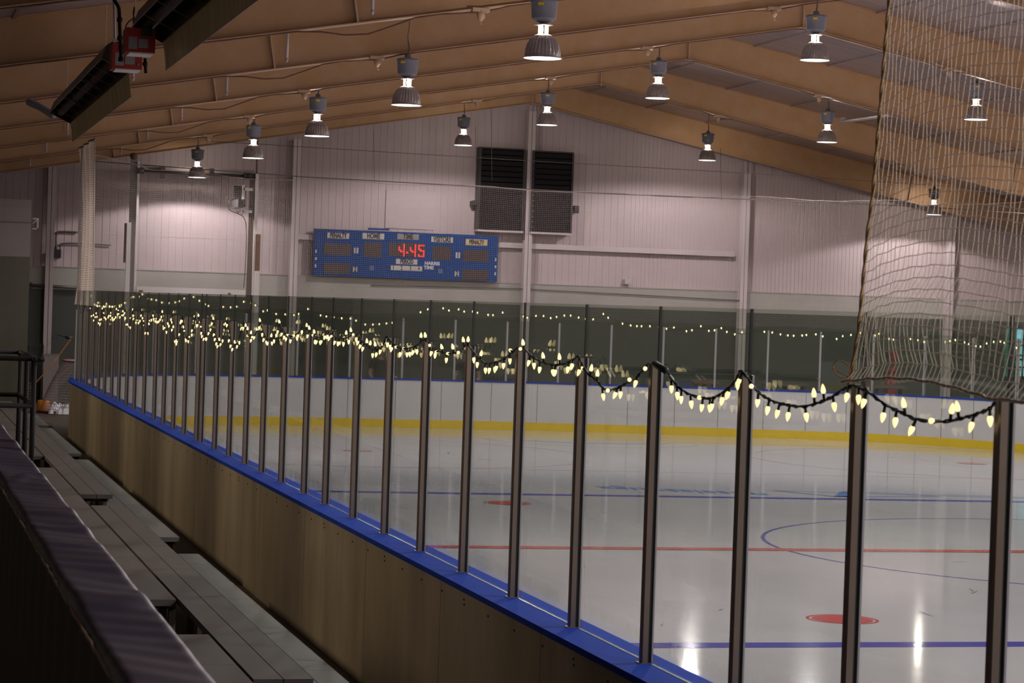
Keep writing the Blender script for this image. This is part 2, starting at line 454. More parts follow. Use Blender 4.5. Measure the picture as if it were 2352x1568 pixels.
# ------------------------------------------------------------------ roof frames
frame_ys = [61.6, 55.3, 48.8, 42.2, 35.7, 29.2, 22.7, 16.2, 9.7]
names = ['against the far wall', 'second from the far wall', 'third from the far wall', 'fourth from the far wall', 'fifth from the far wall',
         'sixth from the far wall', 'seventh from the far wall, upper left of the photo', 'eighth from the far wall, at the top left corner', 'nearest, above the camera side bleachers']
def roof_frame(y, i):
    t = thing('roof_frame', 'tan steel roof frame, ' + names[i], 'roof frame', (RX, y, 0), 'tan steel roof frames across the rink')
    xl, xr = XL + .1, XR - .1
    web = MB().prism([(xl, zlow(xl)), (RX, zlow(RX)), (xr, zlow(xr)), (xr, zroof(xr)), (RX, zroof(RX)), (xl, zroof(xl))], 1, y - .006, y + .006)
    web.build('web', M_['steel_tan'], t, (RX, y, 8))
    f = MB()
    for (xa, xb_, h, th) in ((xl, RX, zlow, -.014), (RX, xr, zlow, -.014)):
        za, zb = h(xa), h(xb_)
        f.add([(xa, y - .1, za), (xb_, y - .1, zb), (xb_, y + .1, zb), (xa, y + .1, za), (xa, y - .1, za + th), (xb_, y - .1, zb + th), (xb_, y + .1, zb + th), (xa, y + .1, za + th)],
              [(0, 1, 2, 3), (4, 7, 6, 5), (0, 4, 5, 1), (3, 2, 6, 7), (0, 3, 7, 4), (1, 5, 6, 2)])
    f.build('flange', M_['flange'], t, (RX, y, 8))
    f = MB()
    for (xa, xb_) in ((xl, RX), (RX, xr)):
        za, zb = zroof(xa) - .012, zroof(xb_) - .012
        f.add([(xa, y - .09, za), (xb_, y - .09, zb), (xb_, y + .09, zb), (xa, y + .09, za), (xa, y - .09, za + .01), (xb_, y - .09, zb + .01), (xb_, y + .09, zb + .01), (xa, y + .09, za + .01)],
              [(0, 1, 2, 3), (4, 7, 6, 5), (0, 4, 5, 1), (3, 2, 6, 7)])
    f.build('flange', M_['steel_tan'], t, (RX, y, 9))
    # stiffener plates on the web
    for x in (5.55, RX, 27.4):
        s = MB()
        dx = -.10 if x < RX else (.1 if x > RX else 0)
        z0, z1 = zlow(x) - .05 * (x == RX), zroof(x)
        s.add([(x - .012, y - .1, z0), (x + .012, y - .1, z0), (x + dx + .012, y - .1, z1), (x + dx - .012, y - .1, z1),
               (x - .012, y + .1, z0), (x + .012, y + .1, z0), (x + dx + .012, y + .1, z1), (x + dx - .012, y + .1, z1)],
              [(0, 1, 2, 3), (4, 7, 6, 5), (0, 4, 5, 1), (1, 5, 6, 2), (3, 2, 6, 7), (0, 3, 7, 4)])
        s.build('stiffener', M_['flange'], t, (x, y, z0))
    # conduit clipped under the flange with junction boxes
    if i > 0:
        c = MB(); pts = []
        n = 90
        for k in range(n + 1):
            x = XL + .6 + (24 - XL) * k / n
            z = zlow(x) - .022 + .003 * math.sin(x * 9)
            for xc in (5.6,):
                d = abs(x - xc)
                if d < .7: z -= .16 * (1 - d / .7)
            for xc in (7.1, 13.45, 19.5):
                d = abs(x - xc)
                if d < .35: z -= .05 * (1 - d / .35)
            pts.append((x, y - .085, z))
        c.tube(pts, .011, 5); c.build('conduit', M_['rust'], t, (RX, y, 8))
        for xc in (7.1, 13.45, 19.5):
            j = MB(); z = zlow(xc)
            j.cbox((xc, y - .07, z - .03), (.22, .12, .05)); j.tube([(xc, y - .08, z - .04), (xc + .01, y - .08, z - .12), (xc, y - .08, z - .17)], [.055, .05, .02], 8)
            j.tube([(xc, y - .08, z - .17), (xc + .015, y - .08, z - .21), (xc + .03, y - .08, z - .2)], .008, 5)
            j.build('junction_box', M_['flange'], t, (xc, y, z))
    # hanger rod stubs
    for (x, top) in ((3.45, .40), (5.72, .38)):
        h = MB(); z = zlow(x)
        h.tube([(x, y - .12, zroof(x)), (x, y - .12, z + .12)], .022, 6); h.tube([(x, y - .12, z + .12), (x, y - .12, z + .07)], [.03, .012], 6)
        h.build('hanger_rod', M_['steel_white'], t, (x, y, z))
    return t
for i, y in enumerate(frame_ys): roof_frame(y, i)
# diagonal white roof struts at the right side
def strut(a, b, w_, label):
    a, b = Vector(a), Vector(b); d = (b - a).normalized(); s = d.cross(Vector((0, 0, 1))).normalized()
    mb = MB(); q = [a - s * w_ / 2, b - s * w_ / 2, b + s * w_ / 2, a + s * w_ / 2]
    mb.add([*q, *[v + Vector((0, 0, .03)) for v in q]], [(0, 1, 2, 3), (4, 7, 6, 5), (0, 4, 5, 1), (1, 5, 6, 2), (2, 6, 7, 3), (3, 7, 4, 0)])
    mb.box(a + Vector((-.06, -.06, 0)), a + Vector((.06, .06, .12)))
    o = mb.build('roof_strut', M_['plate_g'], None, a); tag(o, label, 'strut')
strut(at(1935, 282, 1, 52.6), at(2075, 262, 1, 49.1), .22, 'pale flat steel strut under the roof beside the lamp right of the ridge')
# ------------------------------------------------------------------ wall columns
def column(px_top, px_bot, x, label, ztop, zbot=0):
    t = thing('wall_column', label, 'column', (x, YW - .24, zbot), 'white steel columns along the far wall')
    mb = MB(); y0, y1 = YW - .36, YW - .13
    mb.box((x - .1, y0, zbot), (x + .1, y0 + .014, ztop)); mb.box((x - .1, y1 - .014, zbot), (x + .1, y1, ztop)); mb.box((x - .006, y0, zbot), (x + .006, y1, ztop))
    mb.build('post', M_['steel_white'], t, (x, YW - .24, zbot))
    mb = MB(); top = min(zroof(x) - .05, ztop + 1.0)
    for dx in (-.075, .055): mb.box((x + dx, y0 + .03, ztop - .02), (x + dx + .03, y0 + .07, top))
    mb.build('top_bracket', M_['steel_white'], t, (x, YW - .24, ztop))
    return t
colspec = [(4.05, 'white steel wall column left of the pale net strip', 6.2), (10.33, 'white steel wall column left of the scoreboard', 7.02),
           (16.66, 'white steel wall column between the two dark louvers', 8.1), (22.83, 'white steel wall column right of the long white girt', 6.75),
           (29.0, 'white steel wall column behind the near netting', 5.9)]
for x, lb, zt in colspec: column(0, 0, x, lb, zt)
# pier under the leftmost column
a = at(97, 812, 1, YW - .5); b = at(127, 940, 1, YW - .5)
mb = MB(); mb.box((a.x, YW - .55, 0), (b.x + .05, YW - .37, a.z)); mb.box((a.x - .02, YW - .57, a.z - .03), (b.x + .07, YW - .37, a.z))
o = mb.build('column_pier', M_['block_white'], None, (a.x, YW - .45, 0)); tag(o, 'pale grey pier at the foot of the leftmost wall column', 'pier')

# ------------------------------------------------------------------ rink boards
PATH = [(3.66, 1.5), (3.66, 46.6), (3.72, 48.2), (4.0, 49.7), (4.55, 51.1), (5.45, 52.3), (6.6, 53.1), (8.0, 53.5), (9.5, 53.65), (11.5, 53.65), (13.2, 53.6), (15.0, 53.45), (17.2, 53.05),
        (19.5, 52.5), (21.6, 51.95), (22.8, 51.2), (23.7, 50.2), (24.4, 49.0), (24.9, 47.6), (25.2, 46.0), (25.3, 44), (25.3, 1.5)]
def smooth_path(P, it=2):
    for _ in range(it):
        Q = [P[0]]
        for i in range(len(P) - 1):
            a, b = P[i], P[i + 1]
            if i > 0: Q.append((a[0] * .75 + b[0] * .25, a[1] * .75 + b[1] * .25))
            if i < len(P) - 2: Q.append((a[0] * .25 + b[0] * .75, a[1] * .25 + b[1] * .75))
        Q.append(P[-1]); P = Q
    return P
SPLIT = 46.6
side_path = [(3.66, 1.5), (3.66, SPLIT)]
end_path = smooth_path([p for p in PATH[1:-2]], 2)
far_path = [PATH[-3], (25.3, 44), (25.3, 1.5)]
far_path[0] = end_path[-1]
def offset(P, d):
    out = []
    for i, p in enumerate(P):
        a = Vector(P[max(i - 1, 0)]); b = Vector(P[min(i + 1, len(P) - 1)]); t = (b - a).normalized()
        n = Vector((t.y, -t.x))     # towards the ice (right hand side when going forward)
        out.append((p[0] + n.x * d, p[1] + n.y * d))
    return out
def sweep(mb, P, d0, d1, z0, z1, mi=0):
    A, B = offset(P, d0), offset(P, d1); n = len(P); vs = []; fs = []
    for a, b in zip(A, B): vs += [(a[0], a[1], z0), (b[0], b[1], z0), (b[0], b[1], z1), (a[0], a[1], z1)]
    for i in range(n - 1):
        for k in range(4):
            k2 = (k + 1) % 4; fs.append((4 * i + k, 4 * i + k2, 4 * i + 4 + k2, 4 * i + 4 + k))
    fs += [(0, 3, 2, 1), (4 * n - 4, 4 * n - 3, 4 * n - 2, 4 * n - 1)]
    mb.add(vs, fs, mi)
def boards(P, label, loc, seams):
    t = thing('dasher_boards', label, 'rink boards', loc)
    m = MB(); sweep(m, P, -.13, -.10, -.012, 1.085); m.build('outer_panel', M_['board'], t, loc)
    m = MB(); sweep(m, P, .13, .145, .19, 1.085)
    m.build('inner_panel', M_['board_in'], t, loc)
    m = MB(); sweep(m, P, .13, .155, -.01, .19); m.build('kick_plate', M_['yellow'], t, loc)
    m = MB(); sweep(m, P, -.16, .16, 1.085, 1.12)
    m.build('cap_rail', M_['cap'], t, loc)
    m = MB(); sweep(m, P, .042, .05, 1.12, 1.1225); m.build('cap_groove', M_['edge'], t, loc)
    return t
t1 = boards(side_path, 'long brown dasher board wall with blue cap rail beside the bleachers', (3.66, 20, 0), None)
t2 = boards(end_path, 'white curved dasher board with yellow kick plate at the far end of the ice', (14, 53.5, 0), None)
t3 = boards(far_path, 'dasher board along the far right side of the ice', (25.3, 30, 0), None)
# seams and screw dots of the near boards
m = MB()
for y in [12.6, 15.03, 17.5, 20.2, 22.7, 27.6, 32.5, 37.4, 42.3]:
    m.box((3.5292, y - .002, 0), (3.5305, y + .002, 1.08))
m.build('panel_joint', M_['gasket'], t1, (3.53, 20, .5))
m = MB()
for k in range(46):
    y = 9.5 + k * .61
    for z in (1.0, 1.03) if k % 4 == 0 else (1.01,):
        m.box((3.525, y - .006 + (z - 1) * .3, z - .006), (3.533, y + .006 + (z - 1) * .3, z + .006))
m.build('screw_heads', M_['gasket'], t1, (3.53, 20, 1))
# joints of the white end boards
def path_len(P):
    L = [0]
    for a, b in zip(P[:-1], P[1:]): L.append(L[-1] + math.dist(a, b))
    return L
def path_at(P, s):
    L = path_len(P)
    for i in range(len(P) - 1):
        if s <= L[i + 1] or i == len(P) - 2:
            f_ = (s - L[i]) / max(L[i + 1] - L[i], 1e-9)
            p = Vector(P[i]).lerp(Vector(P[i + 1]), f_); t = (Vector(P[i + 1]) - Vector(P[i])).normalized()
            return p, t
def path_s_from_px(P, px, py, off=0):
    d = ray(px, py); d2 = Vector((d.x, d.y)); best = None
    L = path_len(P)
    for i in range(len(P) - 1):
        a, b = Vector(P[i]), Vector(P[i + 1]); e = b - a
        den = d2.x * e.y - d2.y * e.x
        if abs(den) < 1e-9: continue
        tt = (a.x * e.y - a.y * e.x) / den; uu = (a.x * d2.y - a.y * d2.x) / den
        if tt > 0 and -1e-6 <= uu <= 1 + 1e-6 and (best is None or tt > best[0]): best = (tt, L[i] + uu * e.length)
    return best
m = MB()
seam_px = [795, 905, 1010, 1125, 1231, 1340, 1440, 1548, 1648, 1752, 1850, 1945, 2047, 2110, 2170, 2245]
for px in seam_px:
    r_ = path_s_from_px(end_path, px, 930)
    if not r_: continue
    p, t = path_at(end_path, r_[1]); n = Vector((t.y, -t.x)); c = p + n * .147
    ang = math.atan2(t.y, t.x)
    m.cbox((c.x, c.y, .54), (.007, .006, 1.08), 0, Matrix.Rotation(ang, 3, 'Z'))
m.build('panel_joint', M_['cable'], t2, (14, 53.4, .5))

# ------------------------------------------------------------------ ice
loc = (14, 27, 0)
ice_poly = offset([(3.66, 1.5), (3.66, 46.6)] + end_path[1:] + [(25.3, 44), (25.3, 1.5)], .157)
it = thing('ice_rink', 'white glossy ice sheet with blue and red painted lines', 'ice rink', loc)
MB().prism(ice_poly, 2, -.011, 0.0).build('ice_sheet', ICE, it, loc)
def skewline(name, y_l, y_r, w_, m_, x0=3.82, x1=25.1, z=.0015):
    # both ends measured; the thickness is along the rink
    mb = MB(); mb.add([(x0, y_l - w_ / 2, z), (x1, y_r - w_ / 2, z), (x1, y_r + w_ / 2, z), (x0, y_l + w_ / 2, z)], [(0, 1, 2, 3)])
    return mb.build(name, m_, it, ((x0 + x1) / 2, y_l, 0))
skewline('blue_line', 19.42, 19.42, .30, ICE_BLUE)
skewline('centre_line', 27.42, 27.2, .30, ICE_RED, z=.0030)
skewline('blue_line', 35.28, 34.8, .30, ICE_BLUE)
skewline('thin_red_line', 40.95, 39.75, .05, ICE_THIN)
skewline('goal_line', 50.35, 49.3, .05, ICE_THIN, 4.6, 23.8)
def ring(name, cx, cy, r, w_, m_, a0=0, a1=2 * PI, z=.0020, n=72):
    mb = MB(); vs = []; fs = []
    for k in range(n + 1):
        a = a0 + (a1 - a0) * k / n
        vs += [(cx + (r - w_ / 2) * math.cos(a), cy + (r - w_ / 2) * math.sin(a), z), (cx + (r + w_ / 2) * math.cos(a), cy + (r + w_ / 2) * math.sin(a), z)]
    for k in range(n): fs.append((2 * k, 2 * k + 1, 2 * k + 3, 2 * k + 2))
    mb.add(vs, fs); return mb.build(name, m_, it, (cx, cy, 0))
def disc(name, cx, cy, r, m_, z=.0022, sx=1, a0=0, a1=2 * PI):
    mb = MB(); n = 40; vs = [(cx, cy, z)] + [(cx + r * math.cos(a0 + (a1 - a0) * k / n), cy + r * sx * math.sin(a0 + (a1 - a0) * k / n), z) for k in range(n + 1)]
    mb.add(vs, [(0, k + 1, k + 2) for k in range(n)]); return mb.build(name, m_, it, (cx, cy, 0))
ring('centre_circle', 15.28, 27.27, 4.57, .05, ICE_BLUE)
for (x, y) in ((8.86, 21.07), (8.83, 33.56), (21.9, 21.0), (21.7, 33.2)):
    disc('faceoff_spot', x, y, .29, ICE_SPOT); ring('spot_border', x, y, .33, .03, ICE_SPOT)
for (x, y) in ((8.82, 44.95), (21.3, 44.3)):
    disc('faceoff_spot', x, y, .30, ICE_SPOT, z=.0026); ring('faceoff_circle', x, y, 4.45, .06, ICE_THIN)
    for sx in (-1, 1):
        for sy in (-1, 1):
            mb = MB(); mb.box((x + sx * .6 - .025, y + sy * .35, .001), (x + sx * .6 + .025, y + sy * 1.4, .0026)); mb.box((x + sx * .6, y + sy * .35 - .025, .001), (x + sx * 1.7, y + sy * .35 + .025, .0027))
            mb.build('hash_mark', ICE_THIN, it, (x, y, 0))
disc('goal_crease', 14.9, 49.85, 1.83, ICE_CYAN, a0=PI, a1=2 * PI, sx=.62)
ring('crease_border', 14.9, 49.85, 2.35, .05, ICE_THIN, PI, 2 * PI)
# upside down lettering beyond the far blue line, read from the other end
mb = MB()
text_mb(mb, 'mississauga', (12.46, 36.2, .0022), (-1, .36, 0), (0, -1, 0), 1.0, sx=.60, depth=.0004, bold=.014, shear=.2)
mb.build('ice_lettering', ICE_LOGO, it, (12.4, 36.3, 0))
mb = MB()
def flatline(mb, pts, w0, z=.0024):
    for a, b in zip(pts[:-1], pts[1:]):
        a, b = Vector(a), Vector(b); t = (b - a).normalized(); n = Vector((-t.y, t.x)) * w0 / 2
        mb.add([(*(a - n), z), (*(b - n), z), (*(b + n), z), (*(a + n), z)], [(0, 1, 2, 3)])
flatline(mb, [(14.1, 36.55), (14.75, 35.5), (15.0, 35.6)], .09)
mb.add([(14.7, 35.5, .0024), (14.95, 35.42, .0024), (15.45, 36.5, .0024), (15.3, 36.62, .0024)], [(0, 1, 2, 3)])
flatline(mb, [(14.1, 36.6), (16.0, 36.1), (16.6, 35.95)], .05)
flatline(mb, [(14.9, 35.5), (16.7, 35.8)], .07)
flatline(mb, [(15.35, 36.6), (16.9, 35.95), (18.4, 35.6)], .07)
flatline(mb, [(16.9, 36.25), (18.5, 35.8)], .05)
mb.build('painted_emblem', ICE_LOGO, it, (15.4, 36, 0))
# puck and skate marks
mb = MB()
for (px, py, l, a) in ((2238, 1360, .25, .9), (2232, 1355, .2, 1.3), (2128, 1410, .35, 1.5), (1785, 1043, .35, .2), (1520, 1435, .15, 1.2), (1030, 1040, .3, 1.4), (1115, 1055, .5, 1.9), (2205, 1290, .2, .3), (1343, 1300, .15, 1.3), (1655, 1400, .12, 1.0)):
    p = at(px, py, 2, 0); d = Vector((math.cos(a), math.sin(a))) * l / 2
    flatline(mb, [(p.x - d.x, p.y - d.y), (p.x + d.x, p.y + d.y)], .018, .0028)
tag(mb.build('skate_marks', M_['cable'], it, (9, 25, 0)), kind='stuff')

# ------------------------------------------------------------------ glass and posts
ZC, ZP, ZG = 1.12, 2.59, 2.88
PY = [7.42, 8.67, 9.94, 11.22, 12.5, 13.8, 15.08, 16.35, 17.6, 18.85, 20.1, 21.17, 22.44, 23.66, 24.81, 26.01, 27.18, 28.41, 28.82, 30.07, 31.23, 32.37, 33.52, 34.9, 36.27, 37.47, 38.75, 39.99, 41.33, 42.53, 43.8, 45.15, 46.58]
def make_post(zt):
    t = bpy.data.objects.new('stanchion', None); S.collection.objects.link(t)
    m = MB(); h = zt - ZC
    prof = [(-.046, -.016), (-.040, -.023), (-.013, -.023), (-.013, .023), (-.040, .023), (-.046, .016)]
    m.prism(prof, 2, 0.004, h); a = m.build('bar', M_['alu'], t)
    m = MB().box((-.0128, -.019, .004), (-.0068, .019, h + .004)); m.build('gasket', M_['gasket'], t)
    m = MB().box((.0068, -.021, .004), (.015, .021, h - .002)); m.build('rear_bar', M_['strip'], t)
    m = MB().box((-.047, -.024, h), (-.0068, .024, h + .007)); m.build('post_cap', M_['gasket'], t)
    m = MB().box((-.058, -.034, 0), (-.007, .034, .004)); m.build('base_plate', M_['alu'], t)
    return t
post0 = make_post(ZP)
for i, y in enumerate(PY):
    o = post0 if i == 0 else copy_tree(post0)
    o.location = (3.70, y, ZC)
    lb = 'bronze stanchion of the near rink glass, %s from the right edge' % ordw(i + 1)
    if i == 3: lb = 'bronze stanchion with the black plug box of the lights on top'
    if i in (0,): lb = 'bronze metal post farthest right, under the corner of the sagging netting'
    if i == 1: lb = 'bronze metal post where the brown net rope comes down, second from the right'
    tag(o, lb, 'post', 'near glass posts')
def pane(name, a, b, z0, z1, th, m_, label, group):
    """glass pane from a to b (2-D), with dark vertical edges"""
    a, b = Vector(a), Vector(b); t = (b - a).normalized(); n = Vector((t.y, -t.x)) * th / 2
    mb = MB(); q = [a - n, b - n, b + n, a + n]; c = (a + b) / 2
    vs = [(v.x, v.y, z0) for v in q] + [(v.x, v.y, z1) for v in q]
    mb.add(vs, [(0, 1, 5, 4), (2, 3, 7, 6)], 0); mb.add(vs, [(0, 4, 7, 3), (1, 2, 6, 5)], 1)
    mb.add(vs, [(4, 5, 6, 7), (0, 3, 2, 1)], 2)
    o = mb.build(name, [m_, M_['edge'], GE], None, (c.x, c.y, z0)); return tag(o, label, 'glass pane', group)
GE = mat('polished_glass_edge', (.16, .2, .18), .3)
ys = [6.17] + PY + [47.95]
for i in range(len(ys) - 1):
    y0, y1 = ys[i] + .006, ys[i + 1] - .006
    if i == 0: lb = 'glass pane at the right edge of the photo, behind the sagging netting'
    elif i == len(ys) - 2: lb = 'last glass pane of the near side, at the left corner'
    else: lb = 'green tinted glass pane left of the %s metal post from the right' % ordw(i)
    pane('rink_glass', (3.70, y0), (3.70, y1), ZC + .002, ZG, .012, GLASS, lb, 'near side glass panes')
# end posts and end glass
zge = 2.52
end_post = None
L_end = path_len(end_path)[-1]
s763 = path_s_from_px(end_path, 1763, 830)[1]
ss = sorted([s763 + k * 1.22 for k in range(-20, 10) if 1.0 < s763 + k * 1.22 < L_end - .2])
ends = []
for j, s_ in enumerate(ss):
    p, t = path_at(end_path, s_); n = Vector((t.y, -t.x))
    if end_post is None:
        end_post = bpy.data.objects.new('stanchion', None); S.collection.objects.link(end_post)
        MB().box((-.024, .008, 0), (.024, .05, zge - ZC - .02)).build('bar', M_['steel_white'], end_post)
        MB().box((-.02, -.022, 0), (.02, -.008, zge - ZC - .03)).build('rear_bar', M_['strip'], end_post)
        o = end_post
    else: o = copy_tree(end_post)
    o.location = (p.x, p.y, ZC); o.rotation_euler = (0, 0, math.atan2(t.y, t.x))
    tag(o, 'slim pale post of the far end glass, %s counted from the left corner' % ordw(j + 1), 'post', 'far end glass posts')
    ends.append(s_)
bounds = [0.9] + ends + [L_end - .1]
for j in range(len(bounds) - 1):
    pa, _ = path_at(end_path, bounds[j] + .01); pb, _ = path_at(end_path, bounds[j + 1] - .01)
    if (pb - pa).length < .15: continue
    pane('rink_glass', pa, pb, ZC + .002, zge, .012, GLASS_END, 'pane of the far end glass, %s counted from the left corner' % ordw(j + 1), 'far end glass panes')

# ------------------------------------------------------------------ high bay lamps
def make_lamp(cord):
    t = bpy.data.objects.new('high_bay_lamp', None); S.collection.objects.link(t)
    # z = 0 at the shade rim
    prof = [(.225, 0), (.216, .012), (.214, .05), (.205, .10), (.185, .17), (.155, .225), (.115, .265), (.075, .285), (.03, .288)]
    fl_ = [0, 0, .012, .028, .03, .03, .02, 0, 0]
    m = MB(); m.lathe(prof, n=56, flute=fl_, smooth=False); m.lathe([(.225, 0), (.238, -.006), (.238, .006), (.216, .014)], n=56); m.build('shade', M_['shade'], t)
    m = MB(); m.lathe([(.232, .0), (.12, -.004), (.001, -.006)], n=40); m.build('lens', M_['lens'], t)
    m = MB(); m.tube([(0, 0, .288), (0, 0, .395)], .05, 14); m.build('bulb_neck', M_['tube'], t)
    m = MB()
    for k in range(3):
        a = 2 * PI * k / 3 + .5; m.box((.062 * math.cos(a) - .008, .062 * math.sin(a) - .008, .283), (.062 * math.cos(a) + .008, .062 * math.sin(a) + .008, .41))
    m.lathe([(.04, .392), (.112, .392), (.112, .402), (.04, .402)], n=28)
    m.build('bracket', M_['chrome'], t)
    m = MB(); m.lathe([(.03, .402), (.05, .404), (.05, .425), (.08, .43), (.11, .445), (.145, .47), (.148, .48), (.16, .66), (.168, .665), (.168, .69), (.15, .70), (.05, .715), (.045, .76), (.03, .77), (.001, .77)], n=36)
    m.build('ballast_housing', M_['ballast'], t)
    m = MB(); a = -1.9
    m.cbox((.157 * math.cos(a), .157 * math.sin(a), .635), (.07, .012, .035), 0, Matrix.Rotation(a + PI / 2, 3, 'Z')); m.build('sticker', M_['sticker'], t)
    m = MB(); n = 9
    for k in range(n):
        z = .77 + cord * .35 * k / n
        m.tube([(.006 * (-1) ** k, 0, z), (.006 * (-1) ** (k + 1), .004, z + cord * .35 / n)], .006, 5)
    m.build('chain', M_['ballast'], t)
    m = MB(); pts = [(.02 * math.sin(k * .9) * (1 - k / 12), 0, .77 + cord * k / 12) for k in range(13)]
    m.tube(pts, .007, 5); m.build('cord', M_['rust'], t)
    return t
lamp_labels = {
    (0, 0): 'largest hanging lamp in the photo, cut by the top edge, ribbed shade', (0, 1): 'hanging lamp left of the largest one, above the middle of the scoreboard',
    (0, 2): 'hanging lamp of the left row above the left end of the scoreboard', (0, 3): 'hanging lamp above the motor of the tall gate frame',
    (0, 4): 'leftmost hanging lamp in the photo, above the lit pool on the net',
    (1, 0): 'large hanging lamp right of the ridge with a dark shadow ring on the frame behind', (1, 1): 'hanging lamp under the second roof peak, right of centre',
    (1, 2): 'hanging lamp above the white column between the louvers', (1, 3): 'small hanging lamp left of the dark louvers, close to the far wall',
    (2, 0): 'hanging lamp at upper right behind the near netting', (2, 1): 'hanging lamp just left of the brown net rope', (2, 2): 'small hanging lamp right of the louvers in front of the brown frame',
    (3, 0): 'small low hanging lamp behind the netting at far right'}
first = {}
for ri, (x, z, ysr) in enumerate(ROWS):
    for k, y in enumerate(ysr):
        room = min(zroof(x) - z - .80, 1.6)
        room = max(room, .1)
        if ri == 2 and k == 0: room = zroof(x) - z - .8
        key = round(room, 2)
        if key in first: o = copy_tree(first[key])
        else: o = make_lamp(key); first[key] = o
        o.location = (x, y, z); o.rotation_euler = (0, 0, random.uniform(-.5, .5))
        tag(o, lamp_labels[(ri, k)], 'lamp', 'hanging high bay lamps')
        lamp_light(x, y, z - .02, *((150, .12) if y > 60 else (170, .25)), k=.75 if y > 60 else 1); neck_light(x, y, z + .34, (.65, 1.9, 1.7, 1.0)[ri])
# nails / bolts left standing on flanges are part of the frames

# ------------------------------------------------------------------ string lights
def bulb_mesh(length=.034, r=.0105, n=8):
    mb = MB()
    prof = [(.0035, 0), (r * .72, .002), (r, length * .22), (r * .93, length * .45), (r * .62, length * .75), (r * .2, length * .96), (.0004, length)]
    mb.lathe(prof, n=n, smooth=False)
    return mb
PROTO = {}
def bulb_obj(parent, base, d, far=False, scale=1.0, socket=True):
    key = 'far' if far else 'near'
    if key not in PROTO:
        b = bulb_mesh(*((.05, .017, 6) if far else (.040, .0108, 8))).build('bulb', M_['bulb_far'] if far else M_['bulb'])
        s = MB().tube([(0, 0, -.024), (0, 0, -.004), (0, 0, .004)], [.0055, .0062, .0068], 8).build('socket', M_['cord'])
        PROTO[key] = (b, s, [True])
    b, s, fr = PROTO[key]
    if fr[0]: ob = b; os_ = s; fr[0] = False
    else: ob = b.copy(); S.collection.objects.link(ob); os_ = s.copy() if not far else None; 
    if os_ is not None and os_.name not in S.collection.objects: S.collection.objects.link(os_)
    q = Vector((0, 0, 1)).rotation_difference(Vector(d).normalized())
    ob.rotation_mode = 'QUATERNION'; ob.rotation_quaternion = q
    ob.parent = parent; ob.location = Vector(base) + Vector(d).normalized() * (.026 * scale if not far else .012) - world_loc(parent)
    ob.scale = (scale,) * 3
    if os_ is not None:
        if far: bpy.data.objects.remove(os_, do_unlink=True)
        else: os_.parent = ob; os_.location = (0, 0, 0)
    return ob
def interp(pts, n):
    """resample a polyline smoothly (catmull-rom)"""
    P = [Vector(p) for p in pts]; P = [P[0]] + P + [P[-1]]; out = []
    for i in range(1, len(P) - 2):
        for k in range(n):
            t = k / n; a, b, c, d = P[i - 1], P[i], P[i + 1], P[i + 2]
            out.append(.5 * ((2 * b) + (c - a) * t + (2 * a - 5 * b + 4 * c - d) * t * t + (3 * b - a - 3 * c + d) * t ** 3))
    out.append(P[-2]); return out
XS = 3.625     # plane of the near lights, hung on the camera side of the posts
sag_px = {   # measured droop of the cord in each bay, right to left (photo pixels)
    0: [(2290, 918), (2274, 938), (2245, 950), (2215, 959), (2167, 968), (2106, 963), (2070, 947), (2034, 930), (1995, 901), (1962, 886)],
    1: [(1958, 886), (1938, 894), (1908, 913), (1877, 926), (1839, 934), (1789, 926), (1766, 917), (1743, 901), (1715, 866), (1702, 852)],
    2: [(1700, 852), (1686, 880), (1655, 905), (1634, 915), (1609, 913), (1575, 901), (1552, 882), (1536, 858)],
    3: [(1490, 834), (1478, 850), (1460, 868), (1440, 880), (1420, 890), (1400, 896), (1385, 892), (1370, 873), (1348, 856), (1335, 832), (1328, 818)],
    4: [(1325, 820), (1312, 829), (1290, 837), (1265, 837), (1240, 830), (1218, 815), (1205, 803), (1190, 800)],
    5: [(1187, 800), (1170, 815), (1155, 826), (1135, 833), (1115, 834), (1097, 820), (1085, 805), (1073, 790)],
    6: [(1070, 790), (1062, 802), (1045, 811), (1020, 811), (1000, 801), (985, 787), (975, 780)],
    7: [(972, 780), (962, 790), (950, 797), (930, 801), (912, 796), (897, 783), (889, 773)],
    8: [(887, 773), (880, 792), (866, 803), (850, 800), (835, 787), (824, 772), (818, 766)],
    9: [(816, 766), (800, 774), (788, 778), (772, 775), (760, 766), (753, 759)],
    10: [(752, 760), (742, 774), (725, 773), (712, 763), (704, 756)]}
rl = random.Random(11)
